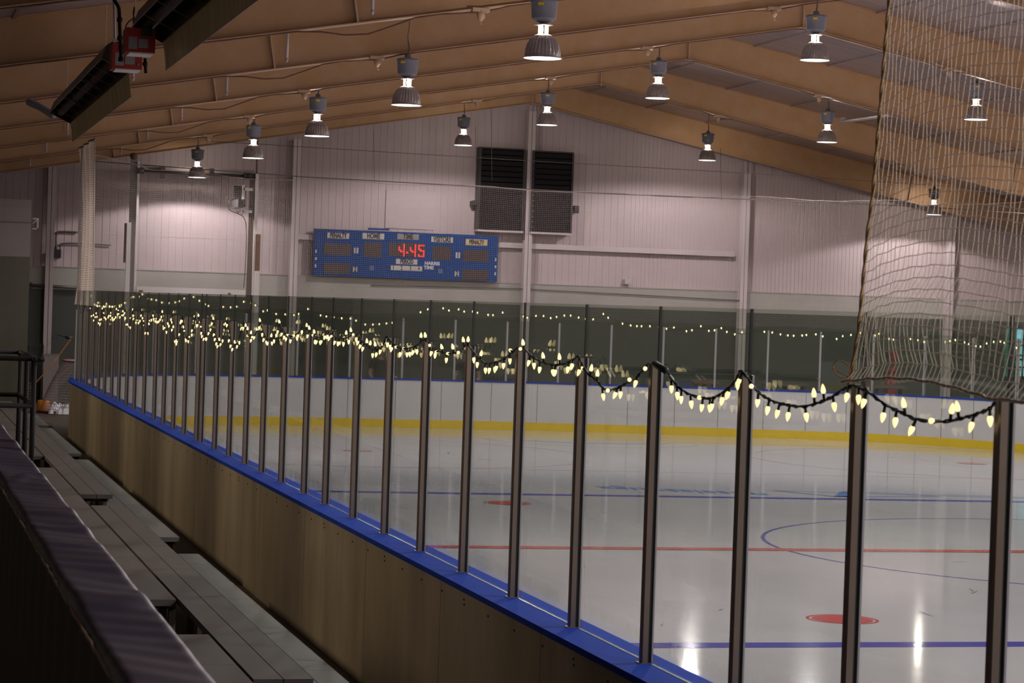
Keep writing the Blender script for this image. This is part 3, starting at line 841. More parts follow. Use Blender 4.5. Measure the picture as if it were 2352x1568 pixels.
def near_string(bays, label, start_extra=None):
    cords = []
    for b in bays:
        if b in sag_px: pts = [at(px, py, 0, XS) for px, py in sag_px[b]]
        else:
            y0, y1 = PY[b], PY[b + 1]; dep = rl.choice([.10, .16, .22, .28]) * min(1, (y1 - y0) / 1.2)
            if b == 19: dep = .34
            zt0 = ZP + .02
            pts = [Vector((XS, y0 + (y1 - y0) * k / 8, zt0 - dep * 4 * (k / 8) * (1 - k / 8))) for k in range(9)]
        cords.append(interp(pts, 6))
    t = thing('light_string', label, 'string lights', tuple(cords[0][0]), 'warm white string lights on the near glass')
    allp = []
    for c in cords: allp += c
    # twisted cord: two strands
    mb = MB(); dense = []
    L = 0
    for a, b in zip(allp[:-1], allp[1:]):
        n = max(1, int((b - a).length / .02))
        for k in range(n): dense.append(a.lerp(b, k / n))
    dense.append(allp[-1])
    for ph in (0, PI):
        s1 = [p + Vector((math.cos(i * .9 + ph), 0, math.sin(i * .9 + ph))) * .0042 + Vector((0, 0, .002 * math.sin(i * 2.3))) for i, p in enumerate(dense)]
        mb.tube(s1, .0042, 5)
    mb.build('cord', M_['cord'], t, tuple(cords[0][0]))
    # bulbs
    cnt = 0
    for b, c in zip(bays, cords):
        total = sum((q - p).length for p, q in zip(c[:-1], c[1:]))
        nb = 11 if b < 11 else (10 if b < 20 else 8)
        if PY[b + 1] - PY[b] < .7: nb = 4
        nb = min(nb, 98 - cnt)
        acc = [0]
        for p, q in zip(c[:-1], c[1:]): acc.append(acc[-1] + (q - p).length)
        for k in range(nb):
            s_ = total * (k + .5 + rl.uniform(-.35, .35)) / nb
            i = max(j for j in range(len(acc)) if acc[j] <= s_); i = min(i, len(c) - 2)
            f_ = (s_ - acc[i]) / max(acc[i + 1] - acc[i], 1e-6); p = c[i].lerp(c[i + 1], f_)
            u = rl.random()
            if u < .66: d = Vector((rl.uniform(-.35, .1), rl.uniform(-.3, .3), -1))
            elif u < .84: d = Vector((rl.uniform(-.3, .1), rl.uniform(-.35, .35), 1))
            else: d = Vector((rl.uniform(-.5, .1), rl.choice([-1, 1]), rl.uniform(-.3, .3)))
            bulb_obj(t, p + Vector((-.004, 0, 0)), d); cnt += 1
    return t
sA = near_string([0, 1, 2], 'warm string lights on the three rightmost bays of the near glass')
m = MB(); P0, P1 = at(1502, 834, 0, XS), at(1531, 852, 0, XS)
ax = (P1 - P0); m.tube([P0, P0 + ax * .06, P0 + ax * .94, P1], [.010, .017, .017, .009], 12)
m.build('plug_box', M_['cord'], sA, tuple(P0))
m = MB(); P2 = at(1537, 860, 0, XS); P3 = at(1546, 871, 0, XS); m.tube([P2, P3], [.005, .006], 8); tag(m.build('wire_tag', M_['white'], sA, tuple(P2)), 'white wire tag')
near_string([3, 4, 5, 6, 7, 8, 9], 'warm string lights left of the black plug box, across the middle of the photo')
near_string(list(range(10, 18)), 'warm string lights sagging along the near glass under the gate frame')
near_string(list(range(18, 32)), 'crowded warm string lights at the far left end of the near glass')
# far end string: follows the top of the end glass
END_S = {
 'left': [(208, 672), (216, 695), (242, 701), (262, 700), (283, 695), (298, 681), (316, 677), (341, 683), (357, 685), (375, 692), (395, 692), (415, 687), (436, 676), (456, 686), (484, 701), (510, 701), (535, 702), (558, 697), (568, 688)],
 'middle': [(568, 688), (586, 697), (599, 707), (614, 716), (650, 718), (676, 720), (705, 712.5), (741, 722), (789, 728), (815, 739), (853, 742), (899, 738), (937, 733), (968, 719), (988, 711), (1011, 703.5), (1032, 710), (1057, 714), (1075, 710), (1098, 715), (1113, 719), (1159, 721), (1192, 719)],
 'right': [(1192, 719), (1210, 726), (1243, 729), (1271, 726), (1289, 722), (1310, 721), (1335, 727), (1363, 730), (1389, 724), (1417, 736), (1455, 745), (1503, 746), (1524, 750), (1557, 757), (1577, 757), (1608, 752), (1634, 757), (1657, 750), (1672, 760), (1700, 766), (1723, 764), (1764, 757)],
 'far': [(1764, 757), (1790, 764), (1830, 768), (1872, 764), (1900, 772), (1937, 775), (1992, 765), (2020, 770), (2058, 777), (2094, 775), (2123, 782), (2143, 786), (2174, 781), (2201, 777), (2220, 785), (2245, 792), (2279, 790), (2295, 780), (2325, 792), (2342, 797)]}
inner = offset(end_path, .16)
def end_pt(px, py, P=inner):
    r_ = path_s_from_px(P, px, py)
    if r_ is None: return None
    p, _ = path_at(P, r_[1]); d = ray(px, py); k = p.length / Vector((d.x, d.y)).length
    return CAM + d * k
lab = {'left': 'small string lights on the far end glass behind the gate frame, at left', 'middle': 'small string lights on the far end glass below the scoreboard',
       'right': 'small string lights on the far end glass right of the louvers', 'far': 'small string lights on the far end glass seen through the near netting'}
for k_, pts in END_S.items():
    P = [q for q in (end_pt(*p) for p in pts) if q is not None]
    t = thing('light_string', lab[k_], 'string lights', tuple(P[0]), 'warm white string lights on the far end glass')
    c = interp(P, 4)
    MB().tube(c, .006, 4).build('cord', M_['cord'], t, tuple(P[0]))
    total = sum((q - p).length for p, q in zip(c[:-1], c[1:])); nb = min(98, int(total / .17)); acc = [0]
    for p, q in zip(c[:-1], c[1:]): acc.append(acc[-1] + (q - p).length)
    for k in range(nb):
        if rl.random() < .12: continue
        s_ = total * (k + .5 + rl.uniform(-.3, .3)) / nb
        i = min(max(j for j in range(len(acc)) if acc[j] <= s_), len(c) - 2)
        p = c[i].lerp(c[i + 1], (s_ - acc[i]) / max(acc[i + 1] - acc[i], 1e-6))
        d = Vector((rl.uniform(-.2, .2), -.15, -1 if rl.random() < .7 else 1))
        bulb_obj(t, p, d, far=True)

# ------------------------------------------------------------------ netting
def strand_sheet(mb, F, us, vs_, r, nu, nv, mi=0):
    """F(u,v)->Vector; strands along v at every u in us, and along u at every v in vs_"""
    for u in us: mb.tube([F(u, vs_[0] + (vs_[-1] - vs_[0]) * k / nv) for k in range(nv + 1)], r, 3, mi, smooth=False, caps=False)
    for v in vs_: mb.tube([F(us[0] + (us[-1] - us[0]) * k / nu, v) for k in range(nu + 1)], r, 3, mi, smooth=False, caps=False)
# far end net: hangs from a cable a little behind the end glass
net_path = offset(end_path, -.05)
NL = path_len(net_path)[-1]
cell = .044
def endnet(u, v):      # u metres along, v 0..1 bottom to top
    p, t = path_at(net_path, u); n = Vector((t.y, -t.x))
    ztop = 5.53 + .03 * math.sin(u * 1.9) + (.09 if u < 6 else 0) + .05 * abs(math.sin(u * .35))
    wob = (.03 * math.sin(u * 1.3 + v * 4) + .02 * math.sin(u * 4.1 + v * 2)) * (1 - v)
    z = 2.60 + v * (ztop - 2.60) + .02 * math.sin(u * 2.1 + v * 7) * (1 - v)
    return Vector((p.x + n.x * wob, p.y + n.y * wob, z))
t = thing('safety_net', 'fine pale safety netting above the far end glass', 'netting', (14, 53.6, 2.6))
mb = MB()
us = [.2 + cell * k for k in range(int((NL - .4) / cell))]
nvr = int(2.93 / cell)
PTS = {}
_c = {}
def endnet_f(u, v):
    return endnet(min(max(u, .05), NL - .05), v)
# columns
for u in us: mb.tube([endnet_f(u, k / 10) for k in range(11)], .0016, 3, 0, smooth=False, caps=False)
cols = [endnet_f(.2 + (NL - .4) * k / 160, 0) for k in range(161)]
for j in range(nvr + 1):
    v = j / nvr
    mb.tube([endnet_f(.2 + (NL - .4) * k / 160, v) for k in range(161)], .0016, 3, 0, smooth=False, caps=False)
mb.build('mesh', M_['net_end'], t, (14, 53.6, 2.6))
mb = MB(); mb.tube([endnet_f(.2 + (NL - .4) * k / 120, 1.0) + Vector((0, 0, .006 * math.sin(k * 2.2))) for k in range(121)], .006, 6); mb.build('top_cord', M_['net_end'], t, (14, 53.6, 5.6))
# steel carrier cables with droppers
t = thing('carrier_cable', 'thin steel cables carrying the far end netting', 'cable', (14, 53.6, 5.6))
mb = MB(); mb.tube([(4.2, 52.0, 5.66), (9, 53.62, 5.62), (16, 53.62, 5.56), (24, 53.6, 5.60), (30, 53.6, 5.5)], .012, 5)
mb.tube([(7.0, 53.8, 6.33), (14, 53.8, 6.25), (21, 53.8, 6.2), (27, 53.8, 6.1)], .006, 4); mb.build('cable', M_['cable'], t, (14, 53.6, 5.6))
mb = MB()
for px, y0, y1 in ((858, 300, 418), (1092, 290, 395), (1128, 250, 415), (1774, 385, 462), (1918, 430, 470), (1655, 340, 460)):
    a, b = at(px, y0, 1, 53.7), at(px + 2, y1, 1, 53.7); mb.tube([a, b], .005, 4)
mb.build('dropper', M_['cable'], t, (14, 53.7, 6))
# pale strip of side netting at the far left corner
t = thing('safety_net', 'pale strip of folded side netting hanging at the far left corner', 'netting', (3.7, 47, 2.6))
def sidenet(u, v):    # u 0..1 along y, v 0..1 up
    y0 = 44.6 + .8 * v; y1 = 48.7 - .25 * math.sin(v * PI) * 1.2
    ztop = 5.73
    return Vector((3.72 + .10 * math.sin(v * 3.2) * u + .03 * math.sin(u * 18), y0 + (y1 - y0) * u, 2.60 + v * (ztop - 2.60)))
mb = MB()
for k in range(91): mb.tube([sidenet(k / 90, j / 8) for j in range(9)], .0034, 3, smooth=False, caps=False)
for k in range(71): mb.tube([sidenet(j / 14, k / 70) for j in range(15)], .0034, 3, smooth=False, caps=False)
mb.build('mesh', M_['net_side'], t, (3.7, 47, 2.6))
mb = MB(); mb.tube([sidenet(j / 10, 1) for j in range(11)], .02, 5); mb.build('top_cord', M_['cable'], t, (3.7, 47, 5.7))
mb = MB(); mb.tube([sidenet(0, j / 12) for j in range(13)], .008, 5); mb.build('edge_cord', M_['net_end'], t, (3.7, 45, 2.6))
# near net: pulled to the second post from the right, sagging between posts
t = thing('safety_net', 'coarse beige netting sagging in front at upper right, over the two rightmost posts', 'netting', (3.66, 8, 2.6))
def ropey(z): # y of the left rope as a function of height
    pr = [(2.60, 8.68), (2.80, 8.61), (3.16, 8.56), (3.34, 8.515), (4.06, 8.43), (4.7, 8.36)]
    for (a, ya), (b, yb) in zip(pr[:-1], pr[1:]):
        if z <= b: return ya + (yb - ya) * (z - a) / (b - a)
    return pr[-1][1]
cellN = .0405
NR = 50; NCc = 62
def nearnet(i, j):     # i column from the rope towards the camera, j row from the bottom
    s_ = i * cellN
    zb = 2.605 + .035 * math.sin(min(s_ / 1.25, 1) * PI) if s_ < 1.25 else 2.60 - .0 * s_
    z = zb + j * cellN * 1.04
    v = j / NR
    # rows climb away from the rope, flatten, belly between the posts
    z += (.17 * (1 - math.exp(-s_ / .34)) - .05 * s_) * (v ** .35 if v > 0 else 0) * (.6 + .4 * v)
    z -= .03 * math.sin(s_ * 2.2) * (v > 0) * v
    y = ropey(z) - s_ * 1.0
    x = 3.655 - .07 * math.sin(min(max(v * 6, 0), 1) * PI) * math.sin(min(s_ / 1.25, 1) * PI) + .004 * math.sin(i * 1.7 + j * 1.1)
    if j == 0: x = 3.62
    return Vector((x - .01, y + .0016 * math.sin(i * 2.1 + j * 1.3), z + .0018 * math.sin(i * 1.3 + j * 2.1)))
mb = MB()
for i in range(NCc): mb.tube([nearnet(i, j) for j in range(NR)], .0015, 4, smooth=True, caps=False)
for j in range(NR): mb.tube([nearnet(i, j) for i in range(NCc)], .0015, 4, smooth=True, caps=False)
for i in range(0, NCc):
    for j in range(0, NR, 1):
        p = nearnet(i, j)
        mb.add([p + Vector(d) * .0026 for d in ((1, 0, 0), (-1, 0, 0), (0, 1, 0), (0, -1, 0), (0, 0, 1), (0, 0, -1))],
               [(0, 2, 4), (2, 1, 4), (1, 3, 4), (3, 0, 4), (2, 0, 5), (1, 2, 5), (3, 1, 5), (0, 3, 5)], 0, True)
mb.build('mesh', M_['net'], t, (3.66, 8, 2.6))
mb = MB()
for ph in (0, PI): mb.tube([Vector((3.645, ropey(2.59 + 2.1 * k / 150), 2.59 + 2.1 * k / 150)) + Vector((math.cos(k * .5 + ph), math.sin(k * .5 + ph), 0)) * .0035 for k in range(151)], .0055, 5)
mb.build('side_rope', M_['rope'], t, (3.66, 8.6, 2.6))
mb = MB()
for ph in (0, PI): mb.tube([nearnet(k / 3, 0) + Vector((0, math.cos(k * .9 + ph), math.sin(k * .9 + ph))) * .003 for k in range((NCc - 1) * 3)], .0045, 5)
mb.build('bottom_rope', M_['net'], t, (3.66, 8, 2.6))
mb = MB(); top = [nearnet(k, NR - 1) for k in range(NCc)]; mb.tube(top, .007, 5); mb.build('top_rope', M_['rope'], t, (3.66, 8, 4.5))
# loop of orange cord on the second post
cc = at(1933, 848, 0, 3.63); pts = []
for k in range(24):
    a = 2 * PI * k / 24; pts.append(cc + Vector((0, .085 * math.cos(a) + .02 * math.sin(a), .033 * math.sin(a))))
mb = MB(); mb.tube(pts, .0022, 5, closed=True); mb.tube([pts[0], at(1958, 870, 0, 3.63)], .0022, 5)
o = mb.build('cord_loop', M_['orange_rope'], None, tuple(cc)); tag(o, 'thin orange cord loop tied at the top of the rope post', 'cord')

# ------------------------------------------------------------------ scoreboard
YS = YW - .30
def sb(x, y): return at(700 + x / 4.9, 500 + y / 4.9, 1, YS)
TL, BRc = sb(106, 110), sb(2170, 725)
c0 = (TL.x + BRc.x) / 2; zc0 = (sb(106, 110).z + sb(2180, 215).z + sb(98, 640).z + sb(2160, 730).z) / 4
wS = sb(2170, 470).x - sb(103, 375).x; hS = ((sb(106, 110).z - sb(98, 640).z) + (sb(2180, 215).z - sb(2160, 730).z)) / 2
t = thing('scoreboard', 'blue hockey scoreboard showing 4 45 in red on the far wall', 'scoreboard', (c0, YS, zc0 - hS / 2))
L0 = (c0, YS, zc0)
MB().box((c0 - wS / 2, YS, zc0 - hS / 2), (c0 + wS / 2, YS + .16, zc0 + hS / 2)).build('housing', M_['sbblue'], t, L0)
def sbrect(name, x0, y0, x1, y1, m_, dep=.012, parent=None):
    """x0..x1, y0..y1: upper left and lower right corner in the enlarged view"""
    a, b = sb(x0, y0), sb(x1, y1)
    return MB().box((a.x, YS - dep, b.z), (b.x, YS, a.z)).build(name, m_, parent or t, ((a.x + b.x) / 2, YS, (a.z + b.z) / 2)), a, b
for (x0, y0, x1, y1) in ((218, 285, 515, 425), (215, 505, 507, 635), (667, 275, 860, 448), (945, 275, 1350, 445), (1443, 318, 1640, 478), (1782, 358, 2065, 498), (1775, 578, 2058, 708)):
    sbrect('digit_window', x0, y0, x1, y1, M_['sbdark'])
def plate(x0, y0, x1, y1, s, m_, h=.17, sx=.62, ink='ink', bold=.006):
    o, a, b = sbrect('name_plate', x0, y0, x1, y1, M_[m_], .018)
    mb = MB(); text_mb(mb, s, ((a.x + b.x) / 2, YS - .0215, (a.z + b.z) / 2), (1, 0, 0), (0, 0, 1), h * 1.12, sx, .003, bold=.0085)
    mb.build('lettering', M_[ink], o, ((a.x + b.x) / 2, YS - .02, (a.z + b.z) / 2))
plate(255, 165, 497, 238, 'PENALTY', 'plate', .155); plate(650, 170, 893, 245, 'HOME', 'plate', .165, .68)
plate(1042, 178, 1282, 250, 'TIME', 'plate_g', .165, .68); plate(1425, 210, 1665, 282, 'VISITORS', 'plate', .175, .60)
plate(1813, 238, 2052, 315, 'PENALTY', 'plate_y', .14); plate(1027, 460, 1265, 528, 'PERIOD', 'plate', .155, .60)
plate(553, 335, 600, 400, '1', 'plate', .16); plate(543, 550, 588, 612, '2', 'plate', .18)
plate(1700, 388, 1745, 455, '1', 'plate', .16); plate(1688, 600, 1732, 662, '2', 'plate', .18)
o, a, b = sbrect('period_strip', 970, 535, 1318, 600, M_['plate'], .018)
mb = MB()
for s, x in (('1', 995), ('2', 1088), ('3', 1187), ('4', 1282)):
    p = sb(x, 570); text_mb(mb, s, (p.x, YS - .0215, (a.z + b.z) / 2), (1, 0, 0), (0, 0, 1), .15, .7, .003, bold=.003)
mb.build('lettering', M_['ink'], o, (a.x, YS - .02, a.z))
mb = MB()
for s, x, y in (('3', 126, 378), ('4', 124, 460), ('5', 120, 542), ('3', 2148, 472), ('4', 2146, 552), ('5', 2143, 632)):
    p = sb(x, y); text_mb(mb, s, (p.x, YS - .004, p.z), (1, 0, 0), (0, 0, 1), .10, .9, .003, bold=.005)
mb.build('player_row_numbers', M_['letter_w'], t, L0)
mb = MB()
p = sb(1433, 515); text_mb(mb, 'HARRIS', (p.x, YS - .004, p.z), (1, 0, 0), (0, 0, 1), .125, 1.0, .003, bold=.005)
p = sb(1395, 562); text_mb(mb, 'TIME', (p.x, YS - .004, p.z), (1, 0, 0), (0, 0, 1), .125, 1.0, .003, bold=.005)
mb.build('maker_lettering', M_['letter_w'], t, L0)
for (x, y) in ((755, 565), (1525, 600)):
    p = sb(x, y); m = MB()
    for i in range(4):
        for j in range(4): m.cbox((p.x + (i - 1.5) * .03, YS - .004, p.z + (j - 1.5) * .03), (.018, .008, .018))
    m.build('indicator_light', M_['plate_g'], t, tuple(p))
m = MB(); a, b = sb(720, 125), sb(952, 148); m.box((a.x, YS, a.z - .02), (b.x, YS + .1, a.z + .03)); m.build('top_cover', M_['sbblue'], t, tuple(a))
# red dot digits
FOUR = ["...1", "...1", "1..1", "1..1", "11.1", ".111", "...1", "...1", "...1"]
FIVE = ["1111", "1...", "1...", "11..", ".111", "...1", "...1", "1..1", "1111"]
def digit(pat, x0, x1, y0, y1):
    mb = MB(); R_ = len(pat); C_ = len(pat[0])
    for r_i, row in enumerate(pat):
        for c_i, ch in enumerate(row):
            if ch != '1': continue
            p = sb(x0 + (x1 - x0) * c_i / (C_ - 1) - (y0 + (y1 - y0) * r_i / (R_ - 1) - y0) * .03, y0 + (y1 - y0) * r_i / (R_ - 1) + (x0 + (x1 - x0) * c_i / (C_ - 1) - 1060) * .05)
            mb.lathe([(.018, 0), (.018, .006), (.001, .008)], (p.x, YS - .012, p.z), 8, axis=(0, -1, 0))
    return mb.build('lit_digit', M_['led'], t, tuple(sb(x0, y0)))
digit(FOUR, 1062, 1118, 298, 426); digit(FOUR, 1190, 1245, 298, 424); digit(FIVE, 1284, 1340, 300, 420)
mb = MB(); p = sb(1150, 388); mb.lathe([(.02, 0), (.02, .006), (.001, .008)], (p.x, YS - .012, p.z), 8, axis=(0, -1, 0))
for d in ((-.02, 0), (.02, .0)): mb.lathe([(.012, 0), (.012, .006), (.001, .008)], (p.x + d[0], YS - .012, p.z - .02), 8, axis=(0, -1, 0))
mb.build('lit_point', M_['led'], t, tuple(p))

# ------------------------------------------------------------------ louvers on the far wall
def louver(a, b, label):
    """a upper left, b lower right (world)"""
    y0 = YW - .42
    t = thing('wall_louver', label, 'louver', ((a.x + b.x) / 2, YW - .2, b.z), 'dark louvers high on the far wall')
    L = ((a.x + b.x) / 2, YW - .2, b.z); m = MB()
    m.box((a.x, y0, b.z), (a.x + .05, YW - .02, a.z)); m.box((b.x - .05, y0, b.z), (b.x, YW - .02, a.z)); m.box((a.x, y0 + .05, a.z), (b.x, YW - .02, a.z + .04)); m.build('frame', M_['black'], t, L)
    m = MB().box((a.x + .05, YW - .1, b.z), (b.x - .05, YW - .08, a.z)); m.build('backing', M_['louver'], t, L)
    n = 15
    for k in range(n):
        z0 = b.z + (a.z - b.z) * k / n; dz = (a.z - b.z) / n
        s = MB(); s.add([(a.x + .05, y0 + .06, z0), (b.x - .05, y0 + .06, z0), (b.x - .05, y0 + .02, z0 + dz * .8), (a.x + .05, y0 + .02, z0 + dz * .8),
                         (a.x + .05, y0 + .09, z0), (b.x - .05, y0 + .09, z0), (b.x - .05, y0 + .05, z0 + dz * .8), (a.x + .05, y0 + .05, z0 + dz * .8)],
                        [(0, 1, 2, 3), (4, 7, 6, 5), (0, 4, 5, 1), (2, 6, 7, 3), (0, 3, 7, 4), (1, 5, 6, 2)])
        s.build('blade', M_['louver'], t, L)
    m = MB(); m.box((a.x, y0 - .02, b.z - .05), (b.x, YW - .02, b.z)); m.build('sill', M_['steel_white'], t, L)
Yl = YW - .42
louver(at(1103, 340, 1, Yl), at(1201, 531, 1, Yl), 'dark louver on the far wall left of the middle column')
louver(at(1224, 348, 1, Yl), at(1313, 536, 1, Yl), 'dark louver on the far wall right of the middle column')
def wallbox(name, x0, y0, x1, y1, dep, m_, label, cat, Y=None, extra=None):
    Yf = (Y if Y else YW) - dep; a, b = at(x0, y0, 1, Yf), at(x1, y1, 1, Yf)
    mb = MB(); mb.box((a.x, Yf, b.z), (b.x, Yf + dep - .003, a.z))
    if extra: extra(mb, a, b, Yf)
    o = mb.build(name, m_, None, ((a.x + b.x) / 2, Yf + dep / 2, b.z)); return tag(o, label, cat)
def spk(mb, a, b, Yf): mb.cbox(((a.x + b.x) / 2, Yf - .06, (a.z + b.z) / 2 + .02), (.12, .12, .14)); mb.box((a.x, Yf, b.z - .03), (b.x, Yf + .06, b.z - .01))
wallbox('louver_actuator', 1083, 461, 1096, 475, .2, M_['black'], 'small black motor box left of the dark louvers', 'motor box', extra=spk)
wallbox('louver_actuator', 1313, 473, 1330, 487, .2, M_['black'], 'small black motor box right of the dark louvers', 'motor box', extra=spk)
def frm(mb, a, b, Yf):
    mb.box((a.x - .02, Yf - .004, a.z), (b.x + .02, Yf + .02, a.z + .02)); mb.box((a.x - .02, Yf - .004, b.z), (a.x, Yf + .02, a.z)); mb.box((b.x, Yf - .004, b.z), (b.x + .02, Yf + .02, a.z))
wallbox('wall_patch', 889, 437, 995, 528, .03, M_['wall_metal'], 'flat white sheet patch on the ribbed wall above the scoreboard', 'panel', extra=frm)
wallbox('wall_box', 1436, 641, 1449, 653, .22, M_['steel_white'], 'small white box on the ledge right of the middle column', 'electrical box', extra=lambda mb, a, b, Yf: mb.box((a.x + .03, Yf - .01, b.z + .03), (b.x - .03, Yf, a.z - .03)))
# conduits on the wall at left
t = thing('wall_conduit', 'dark electrical box with two bent conduits at the left of the far wall', 'conduit', tuple(at(130, 590, 1, YW - .2)))
L = tuple(at(130, 590, 1, YW - .2)); a, b = at(122, 572, 1, YW - .15), at(140, 592, 1, YW - .15)
MB().box((a.x, YW - .15, b.z), (b.x, YW - .005, a.z)).build('box', M_['black'], t, L)
def bent(px): 
    P = [at(x, y, 1, YW - .06) for x, y in px]; return interp(P, 4)
MB().tube(bent([(129, 572), (129, 545), (131, 536), (138, 532), (180, 533)]), .025, 6).build('pipe', M_['cable'], t, L)
MB().tube(bent([(138, 572), (139, 563), (145, 559), (185, 559), (255, 563)]), .02, 6).build('pipe', M_['cable'], t, L)
# long horizontal pipe on the block wall at left
a, b = at(70, 655, 1, YW - .2), at(185, 661, 1, YW - .2)
o = MB().tube([a, b], .04, 8).box(a + Vector((0, 0, -.08)), a + Vector((.05, .08, .08))).build('wall_pipe', M_['cable'], None, tuple(a)); tag(o, 'dark horizontal pipe across the block wall at far left', 'pipe')
# round fittings under the ledge
o = MB().tube([at(852, 655, 1, YW - .16), at(1200, 663, 1, YW - .16), at(1700, 690, 1, YW - .16)], .012, 5).build('wall_cable', M_['cable'], None, tuple(at(852, 655, 1, YW - .16))); tag(o, 'thin cable along the block wall below the scoreboard', 'cable')

# ------------------------------------------------------------------ block room at left
a = at(73, 459, 1, 52.0); b = at(70, 590, 1, 52.0)
mb = MB(); mb.box((XL, 52.0, b.z), (a.x, YW - .13, a.z), 0); mb.box((XL, 52.0, -.01), (a.x, YW - .13, b.z), 1)
mb.box((XL, 51.99, at(30, 510, 1, 52).z), (a.x, 52.0, at(30, 510, 1, 52).z + .01), 1)
o = mb.build('wall_room', [M_['block_white'], M_['block_dark']]); tag(o, kind='structure')
a = at(75, 503, 1, 52.3); b = at(88, 527, 1, 52.3)
mb = MB(); mb.box((a.x, 52.28, b.z), (b.x, 52.31, b.z + .025)); mb.box((b.x - .03, 52.28, b.z), (b.x, 52.31, a.z)); mb.box((a.x, 52.28, a.z), (b.x, 52.31, a.z + .025)); mb.tube([a + Vector((0, 0, -.1)), a + Vector((.1, 0, 0))], .015, 5)
o = mb.build('wall_bracket', M_['steel_white'], None, tuple(a)); tag(o, 'small white wire bracket on the corner of the block room', 'bracket')

# ------------------------------------------------------------------ lifting gate frame behind the end glass at left
YG = 61.3
t = thing('gate_frame', 'tall rusty white lifting gate frame behind the netting at left', 'gate frame', (7.4, YG, 0)); L = (7.4, YG, 3)
def gpost(x0, x1, z0, z1, m_, nm, dy=0, dep=.12, lab=None):
    o = MB().box((x0, YG - dep + dy, z0), (x1, YG + dy, z1)).build(nm, m_, t, ((x0 + x1) / 2, YG, z0))
    if lab: o['label'] = lab
    return o
g = lambda x, y: at(x, y, 1, YG)
gpost(g(299, 420).x, g(313, 420).x, 0, g(305, 360).z, M_['block_white'], 'post')
gpost(g(313, 420).x, g(318, 420).x, g(310, 668).z, g(315, 372).z, M_['white'], 'track', -.1)
gpost(g(571, 480).x, g(582, 480).x, 0, g(575, 398).z, M_['wood'], 'post')
gpost(g(582, 480).x, g(589, 480).x, 0, g(585, 398).z, M_['white'], 'track', -.1)
gpost(g(284, 560).x, g(290, 560).x, g(285, 603).z, g(285, 513).z, M_['rust'], 'counterweight_cover', -.05, lab='rusty red weight cover')
gpost(g(288, 560).x, g(298, 560).x, 0, g(290, 511).z, M_['white'], 'counterweight_guide', -.15, lab='white weight guide with peeling red paint')
gpost(g(583, 570).x, g(594, 570).x, g(585, 622).z, g(585, 538).z, M_['rust'], 'counterweight_cover', -.16, lab='dark red weight cover')
gpost(g(582, 640).x, g(592, 640).x, 0, g(585, 622).z, M_['white'], 'counterweight_guide', -.17)
mb = MB(); a, b = g(312, 664), g(560, 675); mb.box((a.x, YG - .3, (a.z + b.z) / 2 - .09), (b.x, YG - .22, (a.z + b.z) / 2 + .09)); mb.build('gate_panel', M_['white'], t, L)
mb = MB(); mb.box((a.x + .05, YG - .31, (a.z + b.z) / 2 - .05), (a.x + .15, YG - .3, (a.z + b.z) / 2)); mb.box((b.x - .45, YG - .31, (a.z + b.z) / 2 - .05), (b.x - .38, YG - .3, (a.z + b.z) / 2)); mb.build('rust_patch', M_['rust'], t, L)
mb = MB(); a, b = g(322, 382), g(575, 398); mb.box((a.x - .1, YG - .02, (a.z + b.z) / 2 - .06), (b.x + .1, YG + .06, (a.z + b.z) / 2 + .06)); mb.build('header', M_['block_white'], t, L)
mb = MB(); a, b = g(320, 393), g(562, 414); mb.tube([(a.x, YG - .18, a.z), (b.x + .1, YG - .18, b.z + .1)], .035, 8)
for q in (.0, .48, .5, .98): p = Vector((a.x, YG - .18, a.z)).lerp(Vector((b.x + .1, YG - .18, b.z + .1)), q); mb.tube([p - Vector((.09, 0, 0)), p + Vector((.09, 0, 0))], .09 if q in (0, .98) else .05, 10)
mb.build('drive_shaft', M_['black'], t, L)
for px in (372, 474):
    p = g(px, 397); mb = MB(); mb.box((p.x - .06, YG - .2, p.z - .15), (p.x + .06, YG - .1, p.z + .15)); mb.build('shaft_bearing', M_['wood'], t, tuple(p))
a, b = at(540, 426, 1, 60.95), at(569, 480, 1, 60.95); mb = MB(); mb.box((a.x, 60.95, b.z + .05), (b.x - .05, 61.15, a.z)); mb.box((a.x - .07, 60.95, b.z), (a.x + .1, 59.8, b.z + .2)); mb.build('motor', M_['black'], t, tuple(a))
mb = MB(); mb.box((a.x + .17, 60.85, b.z - .15), (a.x + .24, 60.91, a.z + .02)); mb.box((a.x + .2, 60.85, b.z - .1), (b.x + .1, 60.91, b.z - .03)); mb.box((a.x + .2, 60.85, a.z - .12), (b.x + .1, 60.91, a.z - .05)); mb.build('motor_bracket', M_['white'], t, tuple(a))
mb = MB(); mb.tube(interp([at(x, y, 1, 60.9) for x, y in ((541, 455), (528, 460), (525, 470), (528, 482), (545, 490), (560, 500), (566, 530), (563, 620), (560, 660))], 5), .012, 5); mb.tube(interp([at(x, y, 1, 60.9) for x, y in ((543, 483), (547, 489), (551, 484))], 4), .01, 5); mb.build('power_cable', M_['black'], t, tuple(a))
mb = MB(); a = g(587, 395); mb.tube([(a.x, YG - .15, a.z - .1), (a.x, YG - .15, a.z + .9)], .02, 6); mb.build('support_rod', M_['rust'], t, tuple(a))
mb = MB(); p = g(305, 358); mb.lathe([(.001, -.09), (.07, -.07), (.1, 0), (.07, .07), (.001, .09)], (p.x, YG - .25, p.z - .02), 12); mb.build('pulley', M_['rust'], t, tuple(p))

